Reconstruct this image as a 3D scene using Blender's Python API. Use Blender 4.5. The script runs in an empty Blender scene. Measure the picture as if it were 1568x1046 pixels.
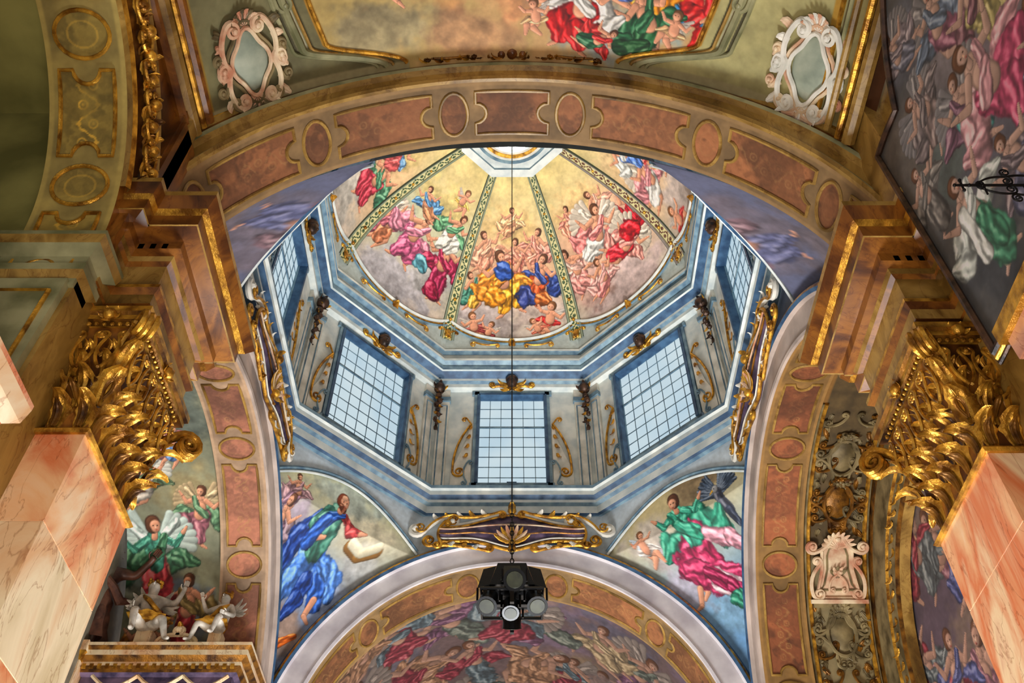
import bpy, math, random, bmesh
import numpy as np
from mathutils import Vector
random.seed(4)
D=12.1
pi=math.pi
scene=bpy.context.scene
try:
    scene.view_settings.view_transform='Standard'
    scene.view_settings.gamma=.94
    scene.view_settings.exposure=.2
except Exception: pass

# ------------------------------------------------------------------ colour
def lin(c):
    c=np.asarray(c,dtype=float)
    return np.where(c<=0.04045,c/12.92,((np.maximum(c,0)+0.055)/1.055)**2.4)
def L4(c):
    l=lin(c); return (float(l[0]),float(l[1]),float(l[2]),1)

# ------------------------------------------------------------------ materials
def nt(name):
    m=bpy.data.materials.new(name); m.use_nodes=True
    n=m.node_tree; n.nodes.clear()
    o=n.nodes.new('ShaderNodeOutputMaterial'); b=n.nodes.new('ShaderNodeBsdfPrincipled')
    n.links.new(b.outputs[0],o.inputs[0]); return m,n,b,o
def mat(name,c1,c2,scale=3,rough=.6,metal=0,bump=.15,bscale=None,detail=6,lo=.35,hi=.65):
    m,n,b,o=nt(name)
    tc=n.nodes.new('ShaderNodeTexCoord')
    no=n.nodes.new('ShaderNodeTexNoise'); no.inputs['Scale'].default_value=scale; no.inputs['Detail'].default_value=detail
    n.links.new(tc.outputs['Object'],no.inputs['Vector'])
    r=n.nodes.new('ShaderNodeValToRGB'); r.color_ramp.elements[0].position=lo; r.color_ramp.elements[1].position=hi
    r.color_ramp.elements[0].color=L4(c1); r.color_ramp.elements[1].color=L4(c2)
    n.links.new(no.outputs['Fac'],r.inputs['Fac']); n.links.new(r.outputs['Color'],b.inputs['Base Color'])
    b.inputs['Roughness'].default_value=rough; b.inputs['Metallic'].default_value=metal
    if bump:
        n2=n.nodes.new('ShaderNodeTexNoise'); n2.inputs['Scale'].default_value=bscale or scale*6; n2.inputs['Detail'].default_value=4
        n.links.new(tc.outputs['Object'],n2.inputs['Vector'])
        bu=n.nodes.new('ShaderNodeBump'); bu.inputs['Strength'].default_value=bump; bu.inputs['Distance'].default_value=.02
        n.links.new(n2.outputs['Fac'],bu.inputs['Height']); n.links.new(bu.outputs[0],b.inputs['Normal'])
    return m
def marble(name,cols,scale=1.0,dist=1.6,rot=(.5,.3,.6),rough=.25,stretch=(1,1,.45)):
    m,n,b,o=nt(name)
    tc=n.nodes.new('ShaderNodeTexCoord'); mp=n.nodes.new('ShaderNodeMapping')
    mp.inputs['Rotation'].default_value=rot; mp.inputs['Scale'].default_value=stretch
    n.links.new(tc.outputs['Object'],mp.inputs[0])
    no=n.nodes.new('ShaderNodeTexNoise'); no.inputs['Scale'].default_value=scale; no.inputs['Detail'].default_value=9; no.inputs['Distortion'].default_value=dist; no.inputs['Roughness'].default_value=.55
    n.links.new(mp.outputs[0],no.inputs['Vector'])
    r=n.nodes.new('ShaderNodeValToRGB'); e=r.color_ramp.elements
    while len(e)<len(cols): e.new(.5)
    for i,c in enumerate(cols): e[i].position=.30+.40*i/(len(cols)-1); e[i].color=L4(c)
    n.links.new(no.outputs['Fac'],r.inputs['Fac'])
    n2=n.nodes.new('ShaderNodeTexNoise'); n2.inputs['Scale'].default_value=scale*2.2; n2.inputs['Detail'].default_value=6; n2.inputs['Distortion'].default_value=dist*1.3
    n.links.new(mp.outputs[0],n2.inputs['Vector'])
    r2=n.nodes.new('ShaderNodeValToRGB'); e=r2.color_ramp.elements; e[0].position=.485;e[0].color=(1,1,1,1); e[1].position=.515;e[1].color=(1,1,1,1); q=e.new(.5); q.color=(.62,.5,.45,1)
    n.links.new(n2.outputs['Fac'],r2.inputs['Fac'])
    mx=n.nodes.new('ShaderNodeMixRGB'); mx.blend_type='MULTIPLY'; mx.inputs[0].default_value=.8
    n.links.new(r.outputs[0],mx.inputs[1]); n.links.new(r2.outputs[0],mx.inputs[2]); n.links.new(mx.outputs[0],b.inputs['Base Color'])
    b.inputs['Roughness'].default_value=rough; return m
def mat_paint(name,rough=.7):
    m,n,b,o=nt(name)
    a=n.nodes.new('ShaderNodeAttribute'); a.attribute_name='Col'
    tc=n.nodes.new('ShaderNodeTexCoord')
    no=n.nodes.new('ShaderNodeTexNoise'); no.inputs['Scale'].default_value=9; no.inputs['Detail'].default_value=8
    n.links.new(tc.outputs['Object'],no.inputs['Vector'])
    r=n.nodes.new('ShaderNodeValToRGB'); r.color_ramp.elements[0].position=.3; r.color_ramp.elements[1].position=.7
    r.color_ramp.elements[0].color=(.76,.74,.72,1); r.color_ramp.elements[1].color=(1,1,1,1)
    n.links.new(no.outputs['Fac'],r.inputs['Fac'])
    mx=n.nodes.new('ShaderNodeMixRGB'); mx.blend_type='MULTIPLY'; mx.inputs[0].default_value=.8
    n.links.new(a.outputs['Color'],mx.inputs[1]); n.links.new(r.outputs['Color'],mx.inputs[2])
    n.links.new(mx.outputs[0],b.inputs['Base Color']); b.inputs['Roughness'].default_value=rough
    return m
M={}
M['fresco']=mat_paint('fresco_plaster')
M['gold']=mat('gilded_stucco',(.50,.32,.08),(.92,.70,.26),7,.32,.6,.35)
M['dgold']=mat('dark_gold',(.26,.15,.04),(.62,.42,.13),5,.40,.5,.3)
M['bronze']=mat('dark_bronze',(.12,.09,.08),(.36,.25,.18),6,.42,.35,.2)
M['white']=mat('white_stucco',(.80,.79,.74),(.95,.93,.88),3,.6,0,.1)
M['bwhite']=mat('pale_stucco_wall',(.76,.80,.80),(.92,.93,.90),2.5,.6,0,.1)
M['blue']=mat('blue_grey_molding',(.34,.46,.55),(.54,.65,.70),4,.5,0,.1)
M['dblue']=mat('deep_blue_molding',(.15,.27,.40),(.28,.42,.55),4,.5,0,.1)
M['lav']=mat('lavender_plaster',(.74,.71,.73),(.92,.90,.90),1.3,.6,0,.1)
M['lavp']=mat('rosy_plaster',(.62,.56,.52),(.80,.73,.68),1.3,.6,0,.1)
M['brown']=marble('brown_marbling',[(.18,.09,.03),(.38,.21,.07),(.60,.38,.13),(.30,.15,.05)],1.3,1.2,rough=.35)
M['ochre']=marble('ochre_marbling',[(.36,.26,.10),(.54,.41,.18),(.70,.56,.29),(.46,.33,.14)],1.4,1.0,rough=.4)
M['olive']=mat('olive_plaster',(.46,.44,.22),(.70,.66,.38),.8,.7,0,.1)
M['grey']=mat('grey_green_marbling',(.44,.44,.30),(.68,.66,.50),2.2,.5,0,.1)
M['salmon']=marble('salmon_marble',[(.96,.86,.72),(.94,.74,.55),(.86,.50,.32),(.95,.83,.66),(.82,.56,.46)],.75,1.8)
M['cream']=marble('cream_marble',[(.84,.76,.60),(.95,.88,.74),(.88,.70,.52),(.94,.88,.76)],.8,1.6)
M['pink']=marble('pink_marble',[(.60,.34,.26),(.80,.58,.46),(.70,.42,.33),(.86,.70,.58)],1.2,1.4)
M['black']=mat('black_lamp_metal',(.015,.015,.018),(.05,.05,.055),5,.35,.4,.05)
M['iron']=mat('wrought_iron',(.03,.03,.035),(.10,.09,.09),8,.5,.6,.2)
M['lens']=mat('lamp_lens',(.10,.11,.07),(.20,.21,.14),6,.5,0,0)
M['mauve']=mat('mauve_blue_cloth',(.16,.13,.24),(.46,.38,.48),3.5,.5,0,.3)
M['stone']=mat('stone_statue',(.62,.60,.56),(.90,.87,.82),5,.5,0,.2)
M['dstone']=mat('dark_stone_statue',(.25,.15,.12),(.45,.29,.22),5,.45,0,.2)
M['dull']=mat('dim_stucco',(.32,.27,.16),(.58,.51,.35),3,.6,0,.2)
M['shell']=mat('pale_stucco_shell',(.74,.50,.38),(.92,.84,.70),3,.55,0,.2)
M['panelg']=mat('grey_green_panel',(.48,.53,.47),(.72,.74,.66),2,.6,0,.1)
def floor_mat():
    m,n,b,o=nt('marble_floor')
    tc=n.nodes.new('ShaderNodeTexCoord'); ch=n.nodes.new('ShaderNodeTexChecker'); ch.inputs['Scale'].default_value=1.2
    ch.inputs[1].default_value=L4((.75,.68,.58)); ch.inputs[2].default_value=L4((.5,.36,.3))
    n.links.new(tc.outputs['Object'],ch.inputs[0]); n.links.new(ch.outputs[0],b.inputs['Base Color']); b.inputs['Roughness'].default_value=.3
    return m
M['floor']=floor_mat()
def glass_mat(name,c1,c2,st):
    m=bpy.data.materials.new(name); m.use_nodes=True; n=m.node_tree; n.nodes.clear()
    o=n.nodes.new('ShaderNodeOutputMaterial'); e=n.nodes.new('ShaderNodeEmission')
    tc=n.nodes.new('ShaderNodeTexCoord'); no=n.nodes.new('ShaderNodeTexNoise'); no.inputs['Scale'].default_value=.8; no.inputs['Detail'].default_value=2
    r=n.nodes.new('ShaderNodeValToRGB'); r.color_ramp.elements[0].position=.3; r.color_ramp.elements[1].position=.7
    r.color_ramp.elements[0].color=L4(c1); r.color_ramp.elements[1].color=L4(c2)
    n.links.new(tc.outputs['Object'],no.inputs[0]); n.links.new(no.outputs[0],r.inputs[0]); n.links.new(r.outputs[0],e.inputs[0])
    e.inputs[1].default_value=st; n.links.new(e.outputs[0],o.inputs[0]); return m
M['pane']=glass_mat('frosted_daylight_glass',(.72,.81,.86),(.80,.86,.88),.92)
M['lantern']=glass_mat('lantern_glass',(.9,.95,1),(1,1,1),4.0)

# ------------------------------------------------------------------ mesh helpers
def empty(name):
    e=bpy.data.objects.new(name,None); scene.collection.objects.link(e); return e
def link(name,me,parent=None):
    o=bpy.data.objects.new(name,me); scene.collection.objects.link(o)
    if parent: o.parent=parent
    return o
def grid(name,P,mt,col=None,parent=None):
    nv,nu=P.shape[:2]
    me=bpy.data.meshes.new(name)
    me.vertices.add(nu*nv); me.vertices.foreach_set('co',P.reshape(-1).astype(np.float32))
    i=(np.arange(nv-1)[:,None]*nu+np.arange(nu-1)[None,:]).reshape(-1)
    f=np.stack([i,i+1,i+nu+1,i+nu],1)
    nf=len(f); me.loops.add(nf*4); me.loops.foreach_set('vertex_index',f.reshape(-1).astype(np.int32))
    me.polygons.add(nf); me.polygons.foreach_set('loop_start',(np.arange(nf)*4).astype(np.int32))
    try: me.polygons.foreach_set('loop_total',np.full(nf,4,dtype=np.int32))
    except Exception: pass
    me.polygons.foreach_set('use_smooth',np.ones(nf,dtype=bool))
    me.update(calc_edges=True)
    if col is not None:
        a=me.color_attributes.new('Col','FLOAT_COLOR','POINT')
        c=np.ones((nu*nv,4),dtype=np.float32); c[:,:3]=lin(np.clip(col.reshape(-1,3),0,1))
        a.data.foreach_set('color',c.reshape(-1))
    me.materials.append(mt)
    return link(name,me,parent)

class MB:
    def __init__(s,mats): s.V=[];s.F=[];s.MI=[];s.n=0;s.mats=mats;s.T=lambda v:v
    def frame(s,o,ex,ey,ez):
        A=np.array([ex,ey,ez],float); o=np.array(o,float); s.T=lambda v:o+v@A
    def ident(s): s.T=lambda v:v
    def add(s,v,f,mi=0):
        v=s.T(np.asarray(v,float)); s.V.append(v); s.F+= [tuple(int(q)+s.n for q in x) for x in f]; s.MI+=[mi]*len(f); s.n+=len(v)
    def gridp(s,P,mi=0,closeu=False):
        nv,nu=P.shape[:2]; F=[]
        for j in range(nv-1):
            for i in range(nu if closeu else nu-1):
                i2=(i+1)%nu; F.append((j*nu+i,j*nu+i2,(j+1)*nu+i2,(j+1)*nu+i))
        s.add(P.reshape(-1,3),F,mi)
    def box(s,x0,x1,y0,y1,z0,z1,mi=0):
        v=[(x,y,z) for z in(z0,z1) for y in (y0,y1) for x in (x0,x1)]
        s.add(v,[(0,2,3,1),(4,5,7,6),(0,1,5,4),(2,6,7,3),(0,4,6,2),(1,3,7,5)],mi)
    def prof(s,rect,pr,mis,cap=True):
        x0,x1,y0,y1=rect
        R=[[(x0-p,y0-p,z),(x1+p,y0-p,z),(x1+p,y1+p,z),(x0-p,y1+p,z)] for p,z in pr]
        for k in range(len(pr)-1):
            mi=mis[k] if isinstance(mis,(list,tuple)) else mis
            s.add(R[k]+R[k+1],[(i,(i+1)%4,4+(i+1)%4,4+i) for i in range(4)],mi)
        if cap:
            s.add(R[0],[(0,1,2,3)],0); s.add(R[-1],[(0,1,2,3)],0)
    def tube(s,pts,r,n=6,mi=0,closed=False,flat=1.0,ref=(0,0,1)):
        p=np.asarray(pts,float)
        if p.shape[1]==2: p=np.c_[p,np.zeros(len(p))]
        N=len(p); r=np.broadcast_to(np.asarray(r,float),(N,))
        if closed: t=np.roll(p,-1,0)-np.roll(p,1,0)
        else: t=np.gradient(p,axis=0)
        t/= (np.linalg.norm(t,axis=1,keepdims=True)+1e-9)
        z=np.tile(np.array(ref,float),(N,1))
        bad=np.abs((t*z).sum(1))>.95; z[bad]=(0.3,1,0.1)
        a=np.cross(t,z); a/=(np.linalg.norm(a,axis=1,keepdims=True)+1e-9); b=np.cross(a,t)
        th=np.arange(n)/n*2*pi
        P=p[:,None,:]+r[:,None,None]*(np.cos(th)[None,:,None]*a[:,None,:]+flat*np.sin(th)[None,:,None]*b[:,None,:])
        if closed: P=np.concatenate([P,P[:1]],0)
        s.gridp(P,mi,True)
        if not closed:
            s.add(P[0],[tuple(range(n))],mi); s.add(P[-1],[tuple(range(n))],mi)
    def ball(s,c,r,mi=0,nu=8,nv=6,sc=(1,1,1)):
        th=np.arange(nu)/nu*2*pi; ph=np.linspace(0,pi,nv)
        P=np.stack([np.sin(ph)[:,None]*np.cos(th)[None],np.sin(ph)[:,None]*np.sin(th)[None],np.cos(ph)[:,None]+0*th[None]],-1)
        s.gridp(np.array(c)+r*P*np.array(sc),mi,True)
    def leaf(s,base,up,out,L,W,curl=2.4,mi=0,rows=9):
        base=np.array(base,float);up=np.array(up,float);up/=np.linalg.norm(up);out=np.array(out,float);out/=np.linalg.norm(out)
        side=np.cross(up,out)
        t=np.linspace(0,1,rows); a=curl*t**2; ds=L/(rows-1)
        cu=np.concatenate([[0],np.cumsum(np.cos(a[:-1])*ds)]); co=np.concatenate([[0],np.cumsum(np.sin(a[:-1])*ds)])
        w=W*.5*(.6+.5*np.sin(pi*t**.8))*(1-.28*np.abs(np.sin(4.5*pi*t)))*(1-t**5*.8)
        q=np.linspace(-1,1,7)
        n_up=-np.sin(a); n_out=np.cos(a)
        P=np.zeros((rows,7,3))
        for j in range(rows):
            nrm=up*n_up[j]+out*n_out[j]
            for i,x in enumerate(q):
                h=-.35*w[j]*x*x+ (.16*w[j] if i%2==1 else 0)
                P[j,i]=base+up*cu[j]+out*co[j]+side*(x*w[j])+nrm*h
        s.gridp(P,mi)
    def scroll(s,p0,p1,bulge,R0,R1,r=.04,mi=0,s0=1,s1=1,z=0.0,turns=1.4):
        p0=np.array(p0,float);p1=np.array(p1,float); d=p1-p0; nrm=np.array([-d[1],d[0]])
        t=np.linspace(0,1,14)[:,None]
        mid=(p0+p1)/2+nrm*bulge
        c=(1-t)**2*p0+2*t*(1-t)*mid+t*t*p1
        def spi(e,dirv,sg,R):
            if R<=0: return np.zeros((0,2))
            dirv=dirv/np.linalg.norm(dirv); pr=np.array([-dirv[1],dirv[0]])*sg; cen=e+pr*R
            a0=math.atan2(*(e-cen)[::-1]); k=np.linspace(0,1,22)[1:]
            rr=R*(1-.8*k); aa=a0+sg*k*turns*2*pi
            return np.stack([cen[0]+rr*np.cos(aa),cen[1]+rr*np.sin(aa)],1)
        a=spi(c[0],c[0]-c[1],s0,R0)[::-1]; b=spi(c[-1],c[-1]-c[-2],s1,R1)
        P=np.concatenate([a,c,b],0); n=len(P)
        rad=np.full(n,r); rad[:len(a)]=np.linspace(r*.55,r,len(a)) if len(a) else rad[:0]
        if len(b): rad[-len(b):]=np.linspace(r,r*.55,len(b))
        s.tube(np.c_[P,np.full(n,z)],rad,6,mi)
        if len(a): s.ball((P[0,0],P[0,1],z+r*.6),r*1.2,mi,7,5)
        if len(b): s.ball((P[-1,0],P[-1,1],z+r*.6),r*1.2,mi,7,5)
    def done(s,name,parent=None,smooth=True):
        me=bpy.data.meshes.new(name); V=np.concatenate(s.V) if s.V else np.zeros((0,3))
        me.from_pydata([tuple(v) for v in V],[],s.F)
        for m in s.mats: me.materials.append(M[m])
        me.polygons.foreach_set('material_index',s.MI)
        if smooth:
            me.polygons.foreach_set('use_smooth',[True]*len(s.F))
            try: me.set_sharp_from_angle(angle=math.radians(38))
            except Exception: pass
        me.update(); return link(name,me,parent)

# ------------------------------------------------------------------ painting on vertices
_tab=np.random.RandomState(7).rand(256,256)
def vn(x,y,sd=0):
    x=x+sd*17.3;y=y+sd*9.1
    xi=np.floor(x).astype(int);yi=np.floor(y).astype(int);fx=x-xi;fy=y-yi
    fx=fx*fx*(3-2*fx);fy=fy*fy*(3-2*fy)
    g=lambda a,b:_tab[a%256,b%256]
    return (g(xi,yi)*(1-fx)+g(xi+1,yi)*fx)*(1-fy)+(g(xi,yi+1)*(1-fx)+g(xi+1,yi+1)*fx)*fy
def fbm(x,y,sc,sd=0,o=4):
    r=0;a=.5;t=0
    for k in range(o): r=r+a*vn(x*sc*2**k,y*sc*2**k,sd+k);t+=a;a*=.55
    return r/t
def ss(a,b,x):
    t=np.clip((x-a)/(b-a),0,1); return t*t*(3-2*t)
class Paint:
    def __init__(s,X,Y,c=(.8,.7,.5)):
        s.X=X;s.Y=Y;s.C=np.zeros(X.shape+(3,))+np.array(c,float)
        s.n1=fbm(X,Y,2.2,3); s.n2=fbm(X,Y,6,5); s.n3=fbm(X,Y,1.1,9)
    def put(s,m,c):
        c=np.asarray(c,float); m=m[...,None]; s.C=s.C*(1-m)+c*m
    def cloud(s,cx,cy,rx,ry,c,k=.9):
        d=np.sqrt(((s.X-cx)/rx)**2+((s.Y-cy)/ry)**2)+(s.n1-.5)*1.3+(s.n2-.5)*.4
        m=ss(1.05,.45,d)*k
        sh=np.clip(.93+.16*(s.Y-cy)/ry+(s.n2-.5)*.55,.60,1.25)
        s.put(m,np.clip(np.array(c)*sh[...,None],0,1))
    def cap(s,p0,p1,r0,r1,c,fold=0,dark=.45,k=1):
        x0,y0=p0;x1,y1=p1; dx=x1-x0;dy=y1-y0; L=dx*dx+dy*dy+1e-9
        R=max(r0,r1)*1.4
        b=(s.X>min(x0,x1)-R)&(s.X<max(x0,x1)+R)&(s.Y>min(y0,y1)-R)&(s.Y<max(y0,y1)+R)
        if not b.any(): return
        X=s.X[b];Y=s.Y[b]
        t=np.clip(((X-x0)*dx+(Y-y0)*dy)/L,0,1); r=r0+(r1-r0)*t
        ox=(X-x0-t*dx);oy=(Y-y0-t*dy)
        wob=(s.n2[b]-.5)*(.75 if fold else .12)
        d=np.sqrt(ox*ox+oy*oy)/r+wob
        m=ss(1.06,.88,d)*k
        nx=ox/r;ny=oy/r
        sh=1+.28*(ny*.8-nx*.5)
        if fold:
            q=(-ox*dy+oy*dx)/math.sqrt(L)/r
            w1=np.sin(q*fold*.75+s.n1[b]*16+s.n3[b]*12+t*2.5); w2=np.sin(q*fold*1.6+s.n2[b]*10+s.n1[b]*6)
            sh=sh*(1+.27*np.sign(w1)*np.abs(w1)**.7+.12*w2)
        sh=sh*(1-dark*ss(.70,1.0,d))
        sh=np.clip(sh,.28,1.5)
        col=np.clip(np.array(c)*sh[:,None],0,1)
        hi=np.clip(sh-1.08,0,.5)[:,None]*.9
        col=col+hi*(np.array((1.,.95,.86))-col)
        s.C[b]=s.C[b]*(1-m[:,None])+col*m[:,None]
    def path(s,pts,rad,c,fold=0,dark=.35):
        for i in range(len(pts)-1): s.cap(pts[i],pts[i+1],rad[i],rad[i+1],c,fold,dark)
    def mute(s,k,tone=(.6,.55,.48)):
        s.C=s.C*(1-k)+np.array(tone)*k
SK=(.90,.64,.50)
def fig(P,cx,cy,s,rot=0,fl=1,robe=(.75,.2,.2),robe2=(.3,.4,.6),skin=SK,hair=(.38,.22,.12),wing=None,top=None,pose=0,beard=None):
    r=math.radians(rot);c_=math.cos(r);s_=math.sin(r)
    def T(x,y): x=x*fl; return (cx+s*(x*c_-y*s_),cy+s*(x*s_+y*c_))
    S=lambda *a:[q*s for q in a]
    if wing is not None:
        for sd,k0 in((-1,1.),(1,.85)):
            for k in range(7):
                a=1.25-.26*k
                P.cap(T(sd*.06,.24),T(sd*(.08+.36*k0*math.cos(a)),.24+.34*k0*math.sin(a)),.05*s,.045*s,np.array(wing)*(1-.07*(k%2)),0,.22)
            P.cap(T(sd*.05,.25),T(sd*.22,.42),.05*s,.05*s,np.array(wing)*1.02,4,.2)
    P.path([T(-.02,.22),T(-.22,.10),T(-.34,-.06),T(-.46,.06)],S(.08,.15,.13,.05),robe2,7)
    P.path([T(.08,.0),T(.26,.06),T(.40,.0)],S(.12,.11,.04),robe2,7)
    if pose==0:
        P.path([T(-.03,-.02),T(.10,-.22),T(-.10,-.44)],S(.085,.07,.03),skin); P.cap(T(-.10,-.44),T(-.17,-.47),.03*s,.018*s,skin)
        P.path([T(.04,-.02),T(.24,-.10),T(.20,-.38)],S(.09,.07,.032),skin); P.cap(T(.20,-.38),T(.27,-.43),.03*s,.018*s,skin)
        P.path([T(-.08,.04),T(.05,-.06),T(.22,-.12),T(.16,-.28)],S(.12,.16,.15,.10),robe,8)
        P.path([T(-.04,-.05),T(.0,-.2),T(-.06,-.34)],S(.13,.14,.09),robe,8)
    elif pose==1:
        P.path([T(-.02,0),T(-.20,-.18),T(-.40,-.22)],S(.09,.06,.03),skin); P.cap(T(-.40,-.22),T(-.47,-.25),.028*s,.018*s,skin)
        P.path([T(.03,-.02),T(-.05,-.26),T(-.26,-.38)],S(.09,.065,.03),skin); P.cap(T(-.26,-.38),T(-.33,-.42),.028*s,.018*s,skin)
        P.path([T(.03,.06),T(-.06,-.08),T(-.20,-.22)],S(.11,.16,.12),robe,8)
    else:
        P.path([T(-.05,-.02),T(-.07,-.26),T(-.06,-.50)],S(.08,.06,.03),skin); P.cap(T(-.06,-.5),T(-.12,-.53),.026*s,.018*s,skin)
        P.path([T(.05,-.02),T(.10,-.26),T(.08,-.48)],S(.08,.06,.03),skin); P.cap(T(.08,-.48),T(.15,-.52),.026*s,.018*s,skin)
        P.path([T(0,.10),T(0,-.12),T(.02,-.38)],S(.10,.15,.16),robe,8)
    tc=skin if top is None else top
    P.path([T(0,.27),T(-.005,.16),T(0,.03)],S(.09,.095,.09),tc,0 if top is None else 6,.35)
    P.path([T(-.08,.27),T(-.21,.18),T(-.31,.29)],S(.045,.038,.024),skin if top is None else tc,0 if top is None else 5); P.cap(T(-.30,.28),T(-.345,.325),.026*s,.014*s,skin)
    P.path([T(.09,.27),T(.21,.21),T(.30,.33)],S(.045,.038,.024),skin if top is None else tc,0 if top is None else 5); P.cap(T(.29,.32),T(.33,.37),.026*s,.014*s,skin)
    P.path([T(.10,.30),T(.04,.14),T(-.10,.04)],S(.04,.06,.07),robe2,6)
    P.cap(T(0,.29),T(.01,.36),.035*s,.03*s,skin)
    P.cap(T(-.005,.445),T(-.01,.40),.078*s,.07*s,hair)
    P.cap(T(.018,.415),T(.022,.385),.055*s,.045*s,skin,0,.25)
    P.cap(T(.0,.41),T(.0,.412),.008*s,.008*s,(.25,.15,.1)); P.cap(T(.04,.41),T(.04,.412),.008*s,.008*s,(.25,.15,.1))
    P.cap(T(.022,.405),T(.024,.385),.006*s,.009*s,(.98,.76,.62),0,.1)
    P.cap(T(.024,.362),T(.034,.362),.006*s,.006*s,(.7,.25,.2))
    if beard is not None: P.path([T(-.015,.355),T(.028,.335),T(.03,.29)],S(.03,.042,.015),beard,5)
def putto(P,cx,cy,s,rot=0,fl=1,wing=(.8,.75,.7),sash=(.8,.2,.2)):
    r=math.radians(rot);c_=math.cos(r);s_=math.sin(r)
    def T(x,y): x=x*fl; return (cx+s*(x*c_-y*s_),cy+s*(x*s_+y*c_))
    S=lambda *a:[q*s for q in a]; sk=(.93,.66,.52)
    for k in range(4): P.cap(T(-.05,.15),T(-.38+.05*k,.38-.13*k),.06*s,.04*s,wing)
    P.path([T(-.05,-.05),T(.12,-.25),T(-.05,-.45)],S(.12,.10,.05),sk)
    P.path([T(.06,-.05),T(.28,-.15),T(.35,-.38)],S(.12,.10,.05),sk)
    P.path([T(-.25,-.05),T(0,-.06),T(.22,.0),T(.42,-.08)],S(.08,.12,.09,.04),sash,6)
    P.path([T(0,.2),T(0,0)],S(.13,.14),sk)
    P.path([T(-.1,.2),T(-.28,.12),T(-.36,.25)],S(.06,.05,.035),sk)
    P.path([T(.1,.2),T(.28,.22),T(.38,.36)],S(.06,.05,.035),sk)
    P.cap(T(0,.42),T(0,.40),.135*s,.13*s,(.5,.32,.18)); P.cap(T(.03,.37),T(.03,.36),.10*s,.095*s,sk,0,.2)
    P.cap(T(.0,.38),T(.0,.381),.014*s,.014*s,(.25,.15,.1)); P.cap(T(.07,.38),T(.07,.381),.014*s,.014*s,(.25,.15,.1))
def vine(P,x,y,per,amp,w,col,m0=1.0):
    ph=2*pi*y/per
    d=np.abs(x-amp*np.sin(ph)); m=ss(w,w*.5,d)
    for q in (0.25,.75):
        yy=((y/per-q+.5)%1-.5)*per; xx=x-(-amp*.55 if q==.25 else amp*.55)
        rr=np.sqrt(xx**2+yy**2); m=np.maximum(m,ss(w*.9,w*.4,np.abs(rr-amp*.45))); m=np.maximum(m,ss(w*1.4,w*.7,rr))
    an=np.abs(np.sin(ph*3)); m=np.maximum(m,ss(w*2.4,w*1.2,d)*ss(.6,.9,an))
    P.put(m*m0,col)

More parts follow.
